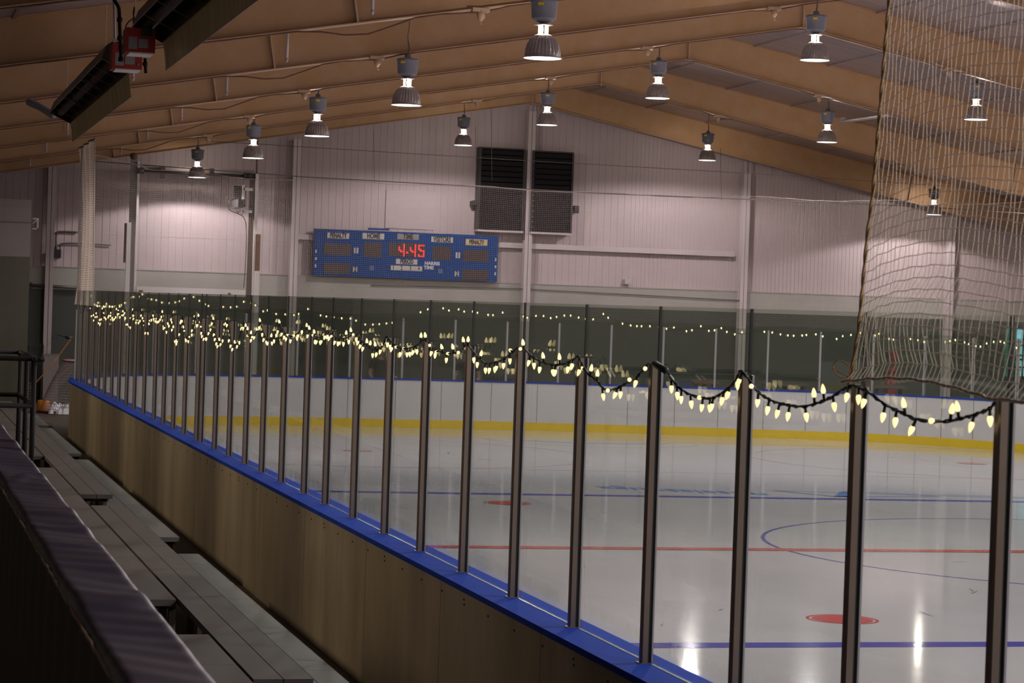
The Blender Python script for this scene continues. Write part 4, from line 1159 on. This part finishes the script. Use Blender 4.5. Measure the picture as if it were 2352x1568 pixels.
# ------------------------------------------------------------------ heaters
def heater(y0, y1, label, elbow=False):
    """tube heater along y, tilted trough with wire guard and long galvanised shield on the rink side"""
    t = thing('tube_heater', label, 'heater', (2.2, (y0 + y1) / 2, 5.2), 'gas tube heaters over the bleachers'); L = (2.2, (y0 + y1) / 2, 5.2)
    zb = 5.10; zl_ = 5.225
    xa, xb_ = 2.06, 2.33
    m = MB()   # reflector shell above the opening
    prof = [(xa, zl_), (xa + .05, zl_ + .14), (xa + .13, zl_ + .19), (xa + .22, zl_ + .15), (xb_ + .01, zb + .16), (xb_, zb)]
    for (p, q) in zip(prof[:-1], prof[1:]):
        m.add([(p[0], y0, p[1]), (q[0], y0, q[1]), (q[0], y1, q[1]), (p[0], y1, p[1])], [(0, 1, 2, 3)])
        m.add([(p[0], y0, p[1] + .004), (q[0], y0, q[1] + .004), (q[0], y1, q[1] + .004), (p[0], y1, p[1] + .004)], [(0, 1, 2, 3)])
    m.prism([(a_, b_) for a_, b_ in prof], 1, y0 - .002, y0 + .002); m.prism([(a_, b_) for a_, b_ in prof], 1, y1 - .002, y1 + .002)
    m.build('reflector', M_['trough'], t, L)
    xm, zm = (xa + xb_) / 2, (zl_ + zb) / 2
    m = MB(); m.tube([(xm + .01, y0, zm + .08), (xm + .01, y1, zm + .08)], .05, 12); m.build('radiant_tube', M_['heattube'], t, L)
    n = 9
    for k in range(n + 1):
        y = y0 + (y1 - y0) * k / n; m = MB(); m.tube([(xa, y, zl_), (xb_, y, zb)], .0035, 5); m.build('guard_wire', M_['steel_tan'], t, (xa, y, zb))
    m = MB(); m.tube([(xm, y0, zm - .004), (xm, y1, zm - .004)], .0022, 4); m.tube([(xb_, y0, zb), (xb_, y1, zb)], .004, 5); m.build('guard_rail', M_['rust'], t, L)
    m = MB(); m.tube([(xa, y0, zl_), (xa, y1, zl_)], .005, 5); m.build('reflector_edge', M_['strip'], t, L)
    for k in (1, 2):
        y = y0 + (y1 - y0) * k / 3; m = MB(); m.tube([(xa + .015, y, zl_), (xa + .06, y, zl_ + .01), (xm, y, zm + .03), (xb_ - .05, y, zb + .03), (xb_ - .01, y, zb + .01)], .010, 5); m.build('tube_saddle', M_['rust'], t, (xa, y, zb))
    m = MB()   # galvanised side shield hanging on the rink side, wavy sheet
    nn = 24; vs = []; fs = []
    for k in range(nn + 1):
        y = y0 + (y1 - y0) * k / nn; wv = .010 * math.sin(k * 1.7) + .006 * math.sin(k * .8)
        vs += [(xb_ + .004, y, zb + .01), (xb_ + .02 + wv, y, zb - .08), (xb_ + .03 + wv, y, zb - .17), (xb_ + .040, y, zb - .245)]
    for k in range(nn):
        for j in range(3): fs.append((4 * k + j, 4 * k + j + 1, 4 * k + 5 + j, 4 * k + 4 + j))
    m.add(vs, fs, 0, True); m.build('side_shield', M_['galv'], t, L)
    m = MB(); m.tube([(xb_ + .043, y0 - .02, zb - .242), (xb_ + .043, y1 + .02, zb - .242)], .005, 5); m.build('shield_edge', M_['strip'], t, L)
    for k in (0.15, .85):
        y = y0 + (y1 - y0) * k; m = MB()
        for q in range(14): z = zb + .32 + q * .035; m.tube([((xa + xb_) / 2 + .007 * (-1) ** q, y, z), ((xa + xb_) / 2 - .007 * (-1) ** q, y, z + .04)], .004, 4)
        m.build('hanging_chain', M_['steel_white'], t, ((xa + xb_) / 2, y, zb + .3))
    return t
ha = heater(12.5, 21.5, 'nearer tube heater with dark wire guarded trough, rising out of the top edge')
hb = heater(24.6, 32.5, 'farther tube heater with shiny galvanised side shield below the red burner boxes')
# elbow channel at the far end of the farther heater
m = MB(); P = [at(67, 234, 1, 33.2), at(95, 247, 1, 32.9), at(122, 264, 1, 32.5)]
m.tube(P, .055, 8); m.build('end_elbow', M_['strip'], hb, tuple(P[0]))
def burner(parent, px0, py0, px1, py1, Y, lab2):
    a, b = at(px0, py0, 1, Y), at(px1, py1, 1, Y); L = ((a.x + b.x) / 2, Y, b.z)
    body = MB().box((a.x, Y, b.z), (b.x, Y + .32, a.z)).build('burner_box', M_['red'], parent, L); body['label'] = lab2
    MB().box((a.x + .03, Y + .02, b.z - .012), (b.x - .01, Y + .30, b.z)).build('bottom_plate', M_['white'], body, L)
    w_, h_ = b.x - a.x, a.z - b.z
    m = MB(); m.box((a.x + w_ * .08, Y - .004, b.z + h_ * .12), (a.x + w_ * .38, Y, b.z + h_ * .62)); m.box((a.x + w_ * .42, Y - .004, b.z + h_ * .18), (a.x + w_ * .75, Y, b.z + h_ * .55)); m.build('data_plate', M_['plate_g'], body, L)
    return body, a, b
bA, a1, b1 = burner(ha, 291, 62, 356, 122, 21.0, 'red burner box of the nearer heater')
m = MB(); m.box((a1.x + .13, 20.985, a1.z - .07), (a1.x + .22, 21.0, a1.z + .02)); m.build('air_inlet', M_['black'], bA, tuple(a1))
bB, a2, b2 = burner(hb, 260, 98, 326, 160, 23.7, 'red burner box of the farther heater')
m = MB(); p = at(317, 148, 1, 23.69); m.lathe([(.012, 0), (.012, .005), (.001, .006)], tuple(p), 10, axis=(0, -1, 0)); m.build('green_dot', M_['teal'], bB, tuple(p))
# gas pipe, valve, conduit
t = thing('gas_pipe', 'black gas pipe bending down to the red burner boxes', 'pipe', tuple(at(278, 135, 1, 22.5)))
L = tuple(at(278, 135, 1, 22.5)); m = MB()
m.tube(interp([at(x, y, 1, 22.5) for x, y in ((256, -12), (262, 0), (270, 12), (274, 25), (275, 60), (277, 100), (278, 138))], 5), .017, 8); m.build('pipe', M_['pipe'], t, L)
for (x, y) in ((275, 45), (276, 88), (278, 110), (278, 136)): p = at(x, y, 1, 22.5); MB().tube([p + Vector((0, 0, -.02)), p + Vector((0, 0, .02))], .026, 8).build('fitting', M_['pipe'], t, tuple(p))
m = MB()
m.tube([at(276, 110, 1, 22.5), at(292, 110, 1, 22.5)], .012, 6); m.build('side_pipe', M_['pipe'], t, L)
t = hb
L = tuple(at(334, 150, 1, 22.9)); m = MB(); m.tube([at(333, 134, 1, 22.9), at(335, 168, 1, 22.9)], .015, 8); m.tube([at(333, 142, 1, 22.9), at(334, 152, 1, 22.9)], .022, 8); m.tube([at(327, 147, 1, 22.9), at(334, 147, 1, 22.9)], .01, 6); m.build('valve_pipe', M_['pipe'], t, L)
o = MB().tube(interp([at(x, y, 1, 22.3) for x, y in ((310, 15), (308, 30), (306, 42), (296, 50), (289, 62), (287, 90), (291, 103))], 6), .008, 5).tube([at(306, 44, 1, 22.3), at(320, 43, 1, 22.3), at(330, 55, 1, 22.3)], .007, 5).tube(interp([at(x, y, 1, 22.3) for x, y in ((309, 15), (306, 30), (310, 45), (306, 52), (309, 20))], 5), .006, 5).build('power_cable', M_['black'], ha, tuple(at(306, 42, 1, 22.3)))
o = MB().tube([at(262, -5, 1, 22.6), at(264, 88, 1, 22.6)], .014, 6).box(at(261, 88, 1, 22.6), at(268, 96, 1, 22.6) + Vector((0, .05, 0))).build('conduit_rod', M_['steel_white'], hb, tuple(at(263, 40, 1, 22.6)))
o = MB()
for k in range(16): o.tube([at(310.5 + (k % 2), k * 1.6 - 6, 1, 22.2), at(311.5 - (k % 2), k * 1.6 - 4.2, 1, 22.2)], .004, 4)
o = o.build('hanging_chain', M_['steel_white'], ha, tuple(at(311, 8, 1, 22.2)))

# ------------------------------------------------------------------ bleachers
def bench(x0, x1, z, y0, y1, planks, m_, label, legs=True):
    t = thing('bleacher_bench', label, 'bench', ((x0 + x1) / 2, (y0 + y1) / 2, 0), 'long bleacher benches beside the boards'); L = ((x0 + x1) / 2, (y0 + y1) / 2, z)
    wd = (x1 - x0) / planks
    for k in range(planks):
        xa, xb_ = x0 + wd * k + .003, x0 + wd * (k + 1) - .003
        p = MB(); y = y0
        while y < y1 - .05:          # boards butt end to end
            ye = min(y + 3.66, y1); p.box((xa, y + .003, z - .045), (xb_, ye - .003, z)); y = ye
        p.build('plank', m_, t, ((xa + xb_) / 2, (y0 + y1) / 2, z))
    n = max(2, int((y1 - y0) / 1.9))
    for k in range(n + 1):
        y = y0 + .25 + (y1 - y0 - .5) * k / n
        s = MB(); s.box((x0 + .04, y - .03, -.01), (x0 + .09, y + .03, z - .045)); s.box((x1 - .09, y - .03, -.01), (x1 - .04, y + .03, z - .045)); s.box((x0 + .02, y - .03, z - .09), (x1 - .02, y + .03, z - .045))
        s.build('support', M_['wood'], t, ((x0 + x1) / 2, y, 0))
    return t
F0, F1, FZ = 2.50, 2.91, .45
bench(F0, F1, FZ, 8.0, 22.3, 2, M_['bench_front'], 'pale lowest bleacher bench nearest the camera, beside the dark walkway')
bench(F0, F1, FZ, 23.8, 34.8, 2, M_['bench_front'], 'pale lowest bleacher bench in the middle, between two gaps')
bench(F0, F1, FZ, 36.0, 42.6, 2, M_['bench_front'], 'pale lowest bleacher bench, third along the walkway')
bench(F0, F1, FZ, 43.4, 47.5, 2, M_['bench_front'], 'farthest pale lowest bleacher bench near the stored goals')
bench(2.03, 2.37, .75, 13.1, 23.9, 2, M_['bench'], 'brown second row bleacher bench ending close to the camera')
bench(2.03, 2.37, .75, 25.2, 46.0, 2, M_['bench'], 'brown second row bleacher bench running to the far end')
bench(1.30, 2.02, .745, 10.0, 14.9, 2, M_['bench'], 'brown foot deck beside the nearest second row bench')
bench(1.30, 2.02, .745, 16.6, 29.0, 2, M_['bench'], 'brown foot deck behind the second row benches, past the hole with the white box')
bench(1.30, 2.02, .745, 31.0, 46.0, 2, M_['bench'], 'brown foot deck at the far end of the bleachers')
bench(.98, 1.28, 1.05, 16.5, 46.0, 2, M_['bench'], 'third row bleacher bench behind the grey railing')
m = MB(); m.box((1.62, 15.9, -.01), (1.86, 16.25, .50)); m.box((1.60, 15.88, .50), (1.88, 16.27, .52)); m.tube([(1.86, 15.9, .50), (1.865, 15.9, .2)], .01, 6)
o = m.build('white_box', M_['white'], None, (1.74, 16.1, 0)); tag(o, 'small pale box in the gap of the bleacher foot deck', 'box')

# ------------------------------------------------------------------ padded wall in the foreground
zt = 1.96
def pad_top():
    vs = []; fs = []; NX, NY = 26, 420; y0, y1 = 3.2, 18.5
    rr = random.Random(3); ph = [rr.uniform(0, 6) for _ in range(8)]
    for j in range(NY + 1):
        y = y0 + (y1 - y0) * j / NY
        for i in range(NX + 1):
            f_ = i / NX; x = .552 + .245 * f_
            fold = .010 * max(0, math.sin(y * 8.3 + 1.9 * math.sin(y * 1.3 + 1.4 * f_) + .9 * math.sin(f_ * 4 + y * .7))) ** 1.5 * (.3 + .7 * f_) * (.75 + .5 * math.sin(y * 2.7 + ph[0])) * 1.1 + .005 * math.sin(y * 4.1 + 2.5 * f_ + ph[1])
            fold += .0012 * math.sin(y * 27 + f_ * 7 + 2 * math.sin(y * 3))
            fold *= min(1, (1 - f_) / .2 + .35)
            edge = -.035 * (1 - min(1, (1 - f_) / .16)) ** 2 - .025 * (1 - min(1, f_ / .12)) ** 2
            vs.append((x, y, zt + fold + edge))
    for j in range(NY):
        for i in range(NX): a = j * (NX + 1) + i; fs.append((a, a + 1, a + NX + 2, a + NX + 1))
    return vs, fs
t = thing('padded_barrier', 'low wall covered in creased navy vinyl in the lower left foreground', 'barrier', (.68, 12, 0)); L = (.68, 12, 1.9)
v, f = pad_top(); m = MB(); m.add(v, f, 0, True); m.build('vinyl_cover', M_['pad'], t, L)
m = MB(); m.box((.57, 3.2, -.01), (.785, 18.5, zt - .045)); m.build('wall_core', M_['maroon'], t, L)
m = MB(); vs = []; fs = []
for j in range(301):
    y = 3.2 + 15.3 * j / 300
    for k in range(5): vs.append((.552 - .012 * k / 4 + .008 * math.sin(y * 14 + k * .3), y, zt - .02 - .45 * k / 4))
for j in range(300):
    for k in range(4): a = j * 5 + k; fs.append((a, a + 1, a + 6, a + 5))
m.add(vs, fs, 0, True); m.build('side_drape', M_['maroon'], t, L)
m = MB(); m.tube([(.549 + .0012 * math.sin(k * .7), 3.2 + 15.3 * k / 400, zt - .022 + .0015 * math.sin(k * 1.1)) for k in range(401)], .0045, 5); m.build('piping', M_['bead'], t, L)

# ------------------------------------------------------------------ railing at left
t = thing('guard_railing', 'dark grey pipe railing at the left edge above the bleachers', 'railing', (1.15, 19, .7)); L = (1.15, 19, 1.5)
Y1, Y2 = 19.3, 21.3
def rp(x, y, Y): return at(x, y, 1, Y)
c1 = rp(79, 824, Y1); c2 = Vector((c1.x, Y2, c1.z)); zl = rp(76, 932, Y1).z
def bar(nm, pts): MB().tube(pts, .021, 10).build(nm, M_['pipe'], t, tuple(pts[0]))
bar('top_rail', interp([c1 + Vector((-1.6, 0, 0)), c1 + Vector((-.05, 0, 0)), c1, c1 + Vector((0, .05, 0)), c2], 6))
bar('top_rail', [c2, c2 + Vector((-1.8, 0, 0))])
bar('middle_rail', [Vector((c1.x - 1.6, Y1, zl)), Vector((c1.x, Y1, zl))])
bar('middle_rail', [Vector((c1.x, Y1, zl)), Vector((c2.x, Y2, zl)), Vector((c2.x - 1.8, Y2, zl))])
for p in (c1, Vector((c1.x, (Y1 + Y2) / 2, c1.z)), c2): bar('post', [p, Vector((p.x, p.y, 1.052))])
o = MB().box((-.6, 19.0, .98), (.93, 30, 1.03)).box((-.6, 19.0, 0), (-.5, 30, .98)).box((.8, 19.0, 0), (.9, 30, .98)).build('bleacher_deck', M_['bench'], None, (.3, 24, 0)); tag(o, 'brown deck behind the railing at left', 'deck')

# ------------------------------------------------------------------ stored goals and odds and ends at the far left
def goal(loc, rot, label, snow=False):
    t = thing('hockey_goal', label, 'hockey goal', loc); t.rotation_euler = (0, 0, rot); Rm = Matrix.Rotation(rot, 3, 'Z'); W2, H, D1, D0 = .915, 1.22, 1.05, .5
    def bl(nm, mbx, m_): 
        o = mbx.build(nm, m_, None); o.parent = t; return o
    m = MB(); m.tube([(-W2, 0, 0), (-W2, 0, H), (W2, 0, H), (W2, 0, 0)], .03, 8); bl('front_frame', m, M_['goalred'])
    m = MB()
    base = [(-W2, 0, .03)] + [(-W2 * math.cos(a) , D1 * math.sin(a) ** .7 if a > 0 else 0, .03) for a in [PI * k / 14 for k in range(1, 14)]] + [(W2, 0, .03)]
    m.tube(base, .03, 6); bl('base_frame', m, M_['goalred'])
    top = [(-W2, 0, H)] + [(-W2 * math.cos(a), D0 * math.sin(a) ** .7, H) for a in [PI * k / 14 for k in range(1, 14)]] + [(W2, 0, H)]
    m = MB(); m.tube(top, .02, 6); bl('top_frame', m, M_['goalred'])
    m = MB()
    B, T = interp(base, 4), interp(top, 4)
    for b_, t_ in zip(B, T):
        m.tube([b_, (b_ + t_) / 2 + Vector((0, .03, 0)), t_], .005, 3, smooth=False, caps=False)
    for k in range(1, 18):
        f_ = k / 18; m.tube([b_.lerp(t_, f_) for b_, t_ in zip(B, T)], .005, 3, smooth=False, caps=False)
    for k in range(20):
        x = -W2 + 2 * W2 * k / 19; m.tube([(x, 0, H), (x, D0 * max(0, 1 - (x / W2) ** 2) ** .5, H)], .005, 3, caps=False)
    bl('netting', m, M_['goalnet'])
    if snow:
        s = MB(); rs = random.Random(5)
        for k in range(26):
            x, y = rs.uniform(-.8, .8), rs.uniform(.15, .8); r_ = rs.uniform(.08, .2)
            s.lathe([(r_, 0), (r_ * .8, r_ * .5), (r_ * .35, r_ * .9), (.001, r_ * 1.2)], (x, y, 0), 7, smooth=False)
        o = bl('ice_shavings', s, M_['snow']); o['kind'] = 'stuff'
    return t
g0 = at(165, 947, 2, 0)
goal((4.62, 57.2, 0), PI / 2, 'red hockey goal with white shavings stored beyond the left end of the boards', True)
goal((3.55, 61.0, 0), PI / 2 + .1, 'hockey goal with dark netting behind the railing at far left')
p = at(99, 946, 2, 0); m = MB(); m.lathe([(.001, 0), (.14, 0), (.155, .04), (.15, .24), (.13, .28), (.001, .29)], (p.x, p.y, 0), 16); o = m.build('orange_bucket', M_['orange'], None, (p.x, p.y, 0)); tag(o, 'small orange container on the floor at far left', 'bucket')
a, b = at(163, 778, 1, 57.6), at(68, 893, 1, 57.0); mid = a.lerp(b, .5) + Vector((0, 0, -.06))
o = MB().tube(interp([a, mid, b], 8), .011, 5).build('orange_rope', M_['orange_rope'], None, tuple(b)); tag(o, 'orange rope stretched diagonally in front of the grey pier', 'rope')
o = MB().tube([at(150, 774, 1, 58), at(166, 777, 1, 58)], .035, 8).tube([at(158, 776, 1, 58), at(158, 776, 1, 58) + Vector((0, 4.1, 0))], .012, 6).build('wall_hook', M_['black'], None, tuple(at(158, 776, 1, 58))); tag(o, 'dark handle left of the near glass corner holding the orange rope', 'hook')
a = at(95, 952, 2, 0); o = MB().box((2.95, 51.0, -.011), (3.5, 56.2, .012)); 
for k in range(8): o.box((2.96, 51.1 + k * .64, .012), (3.49, 51.2 + k * .64, .02))
o = o.build('rubber_mat', M_['mat_rubber'], None, (3.2, 54, 0)); tag(o, 'brown ribbed rubber mat on the floor beyond the bleachers', 'mat')
# rack at far left behind the railing
p0 = at(66, 793, 1, 59.5); p1 = at(95, 950, 1, 59.5)
m = MB()
for x in (p0.x, p1.x): m.tube([(x, 59.5, 0), (x, 59.5, p0.z)], .02, 6)
for k in range(22): z = p0.z - .3 - k * .028; m.tube([(p0.x, 59.5, z), (p1.x, 59.5, z + .01)], .006, 4)
for k in range(10): x = p0.x + (p1.x - p0.x) * k / 9; m.tube([(x, 59.5, p0.z - .9), (x, 59.5, p0.z + (.06 if k % 2 else 0))], .008, 4)
o = m.build('wire_rack', M_['black'], None, ((p0.x + p1.x) / 2, 59.5, 0)); tag(o, 'dark wire rack standing against the block wall at far left', 'rack')

# ------------------------------------------------------------------ things behind the far end boards
def person(loc, rot, label, head_px=None, arm=False):
    t = thing('person', label, 'person', loc); t.rotation_euler = (0, 0, rot)
    def skinned(nm, verts, edges, radii, m_, root=0):
        me = bpy.data.meshes.new(nm); me.from_pydata(verts, edges, []); me.materials.append(m_)
        o = bpy.data.objects.new(nm, me); S.collection.objects.link(o); o.parent = t
        sk = o.modifiers.new('skin', 'SKIN'); sk.use_smooth_shade = True
        for i, r_ in enumerate(radii):
            me.skin_vertices[0].data[i].radius = (r_, r_) if not isinstance(r_, tuple) else r_
        me.skin_vertices[0].data[root].use_root = True
        su = o.modifiers.new('sub', 'SUBSURF'); su.levels = 2; su.render_levels = 2
        return o
    la = [(-.21, 0, 1.42), (-.27, .02, 1.17), (-.36, -.30, 1.16 if arm else 1.0), (-.40, -.42, 1.15 if arm else .93)]
    ra = [(.21, 0, 1.42), (.27, .0, 1.15), (.24, -.24, 1.10), (.2, -.32, 1.12)]
    V = [(0, 0, .95), (0, .01, 1.12), (0, .01, 1.30), (0, 0, 1.45), (0, -.01, 1.53), (0, -.02, 1.60), (0, -.03, 1.70), (0, -.02, 1.76)]
    R = [(.15, .11), (.13, .10), (.16, .12), (.12, .09), .052, .065, .095, .06]
    E_ = [(i, i + 1) for i in range(7)]
    n = len(V); V += la; R += [.055, .042, .033, .028]; E_ += [(3, n), (n, n + 1), (n + 1, n + 2), (n + 2, n + 3)]
    hl = n + 3
    n = len(V); V += ra; R += [.055, .042, .033, .028]; E_ += [(3, n), (n, n + 1), (n + 1, n + 2), (n + 2, n + 3)]
    hr = n + 3
    for sx in (-1, 1):
        n = len(V); V += [(sx * .09, 0, .88), (sx * .11, -.02, .48), (sx * .12, .01, .09), (sx * .12, -.14, .05)]; R += [.088, .06, .042, .035]; E_ += [(0, n), (n, n + 1), (n + 1, n + 2), (n + 2, n + 3)]
    for h, sx in ((hl, -1), (hr, 1)):     # palm, thumb and four fingers
        b = Vector(V[h]); n = len(V); d = Vector((sx * -.05, -.9, -.25)).normalized(); sd = Vector((1, 0, 0))
        V.append(tuple(b + d * .07)); R.append(.030); E_.append((h, n))
        for q, (o_, l_) in enumerate(((-.024, .07), (-.008, .08), (.008, .078), (.024, .06))):
            k = len(V); V += [tuple(b + d * .095 + sd * o_), tuple(b + d * (.095 + l_ * .55) + sd * o_ * 1.2 + Vector((0, 0, -.008))), tuple(b + d * (.095 + l_ * .9) + sd * o_ * 1.25 + Vector((0, 0, -.03)))]
            R += [.0095, .0085, .007]; E_ += [(n, k), (k, k + 1), (k + 1, k + 2)]
        k = len(V); V += [tuple(b + d * .04 + sd * -.035 * sx), tuple(b + d * .075 + sd * -.058 * sx)]; R += [.011, .009]; E_ += [(h, k), (k, k + 1)]
    skinned('body', V, E_, R, M_['skin'])
    # face details and hair
    m = MB()
    for sx in (-1, 1): m.lathe([(.012, -.006), (.012, 0), (.001, .006)], (sx * .034, -.118, 1.685), 8, axis=(0, -1, 0))
    o = m.build('eyes', M_['gasket'], None); o.parent = t
    m = MB(); m.lathe([(.014, 0), (.010, .018), (.001, .026)], (0, -.118, 1.655), 8, axis=(0, -1, 0)); m.cbox((0, -.116, 1.622), (.05, .01, .008)); o = m.build('nose_and_mouth', M_['skin'], None); o.parent = t
    m = MB(); prof = [(.100, 0), (.108, .04), (.098, .085), (.06, .12), (.001, .133)]; m.lathe(prof, (0, .008, 1.685), 16); o = m.build('hair', M_['hair'], None); o.parent = t
    # shirt, trousers
    SV = [(0, 0, .93), (0, .01, 1.12), (0, .01, 1.30), (0, 0, 1.46), (-.21, 0, 1.43), (-.25, .01, 1.27), (.21, 0, 1.43), (.25, 0, 1.27)]
    skinned('shirt', SV, [(0, 1), (1, 2), (2, 3), (3, 4), (4, 5), (3, 6), (6, 7)], [(.175, .13), (.16, .125), (.185, .14), (.13, .10), .08, .07, .08, .07], M_['shirt'], 1)
    TV = [(0, 0, .93), (-.09, 0, .86), (-.11, -.02, .48), (-.12, .01, .1), (.09, 0, .86), (.11, -.02, .48), (.12, .01, .1)]
    skinned('trousers', TV, [(0, 1), (1, 2), (2, 3), (0, 4), (4, 5), (5, 6)], [(.165, .125), .105, .078, .065, .105, .078, .065], M_['trouser'])
    return t
pa = at(873, 840, 1, 55.4); person((pa.x, 55.4, 0), .35, 'person in dark clothes standing behind the far boards, left of the other person')
pb = at(1075, 845, 1, 55.4); person((pb.x, 55.4, 0), -.1, 'person in dark short sleeves with one arm stretched to the left behind the far boards', arm=True)
# row of dark green bottles on a narrow shelf
t_ = at(1108, 872, 1, 55.8); t2_ = at(1178, 874, 1, 55.8); zsh = 1.05
sh = MB().box((t_.x, 55.65, zsh - .04), (t2_.x, 55.95, zsh)).box((t_.x + .02, 55.7, -.01), (t_.x + .08, 55.9, zsh - .04)).box((t2_.x - .08, 55.7, -.01), (t2_.x - .02, 55.9, zsh - .04)).build('bottle_shelf', M_['wood'], None, ((t_.x + t2_.x) / 2, 55.8, 0)); tag(sh, 'narrow dark shelf behind the far boards right of the two people', 'shelf')
for k in range(9):
    x = t_.x + .05 + (t2_.x - t_.x - .1) * k / 8; m = MB()
    m.lathe([(.001, 0), (.035, 0), (.035, .15), (.012, .2), (.012, .24), (.001, .24)], (x, 55.8, zsh), 10)
    o = m.build('bottle', M_['darkgreen'], None, (x, 55.8, zsh)); tag(o, 'dark green bottle in the row behind the far boards', 'bottle', 'green bottles in a row')
a = at(1508, 868, 1, 55.5); b = at(1590, 888, 1, 55.5); m = MB()
m.box((a.x, 55.5, .5), (b.x, 55.9, a.z - .08)); m.box((a.x + .05, 55.55, -.01), (b.x - .05, 55.85, .5))
for k in range(14):
    x = a.x + .03 + (b.x - a.x - .06) * k / 13; m.box((x - .02, 55.5, a.z - .08), (x + .02, 55.53, a.z - .02 * (k % 3)))
o = m.build('equipment_bin', M_['navy'], None, ((a.x + b.x) / 2, 55.7, 0)); tag(o, 'navy blue bin with a ragged top edge behind the far boards', 'bin')
def lowbench(px0, px1, ytop, label, Y=55.8, m_='wood'):
    a, b = at(px0, ytop, 1, Y), at(px1, ytop + 3, 1, Y); z = (a.z + b.z) / 2; m = MB(); m.box((a.x, Y, z - .05), (b.x, Y + .35, z)); m.box((a.x, Y + .35, z), (b.x, Y + .39, z + .05))
    for x in (a.x + .1, (a.x + b.x) / 2, b.x - .1): m.box((x - .03, Y + .05, -.01), (x + .03, Y + .3, z - .05))
    o = m.build('players_bench', M_[m_], None, ((a.x + b.x) / 2, Y + .2, 0)); tag(o, label, 'bench')
lowbench(1595, 1655, 876, 'reddish bench top showing above the far boards right of the navy bin', m_='rust')
lowbench(1762, 1860, 881, 'dark bench top behind the far boards left of the net rope')
lowbench(1960, 2085, 886, 'dark bench top behind the far boards under the near netting')
a = at(2044, 802, 1, YW - .4); b = at(2060, 856, 1, YW - .4)
m = MB(); m.box((a.x, YW - .42, b.z), (b.x, YW - .36, b.z + .1)); m.box(((a.x + b.x) / 2 - .03, YW - .42, b.z), ((a.x + b.x) / 2 + .03, YW - .38, a.z)); m.box((a.x + .02, YW - .42, a.z - .25), (b.x - .02, YW - .3, a.z - .05)); m.box((a.x, YW - .36, -.01), (b.x, YW - .13, b.z))
o = m.build('wall_stand', M_['red'], None, tuple(((a + b) / 2).to_tuple()[:2]) + (0,)); tag(o, 'narrow red upright stand at the far wall behind the near netting', 'stand')
a = at(1884, 868, 1, 55.2); b = at(1880, 893, 1, 55.2)
o = MB().tube([(a.x - .1, 55.2, a.z), (a.x, 55.2, (a.z + b.z) / 2), (b.x + .05, 55.2, .9), (b.x + .05, 55.2, 0)], .02, 6).build('bent_rod', M_['rust'], None, (b.x, 55.2, 0)); tag(o, 'thin reddish bent rod behind the far boards left of the rope post', 'rod')
# window with daylight at the right edge
a = at(2310, 752, 1, YW - .14); b = at(2352, 866, 1, YW - .14); x1 = a.x + 2.4
wd = MB(); wd.box((a.x, YW - .15, b.z), (a.x + .30, YW - .12, a.z + .05)); w_o = wd.build('window_1', M_['teal']); tag(w_o, kind='structure')
MB().box((a.x + .34, YW - .14, b.z), (x1, YW - .125, a.z)).build('window_pane', M_['window_glow'], w_o)
m = MB()
for z in (b.z, b.z + .28, b.z + .5, b.z + .62, b.z + .9, a.z): m.box((a.x + .3, YW - .16, z - .025), (x1, YW - .125, z + .025))
for x in (a.x + .32, a.x + .56, x1): m.box((x - .02, YW - .16, b.z), (x + .02, YW - .125, a.z))
m.build('window_frame', M_['black'], w_o)
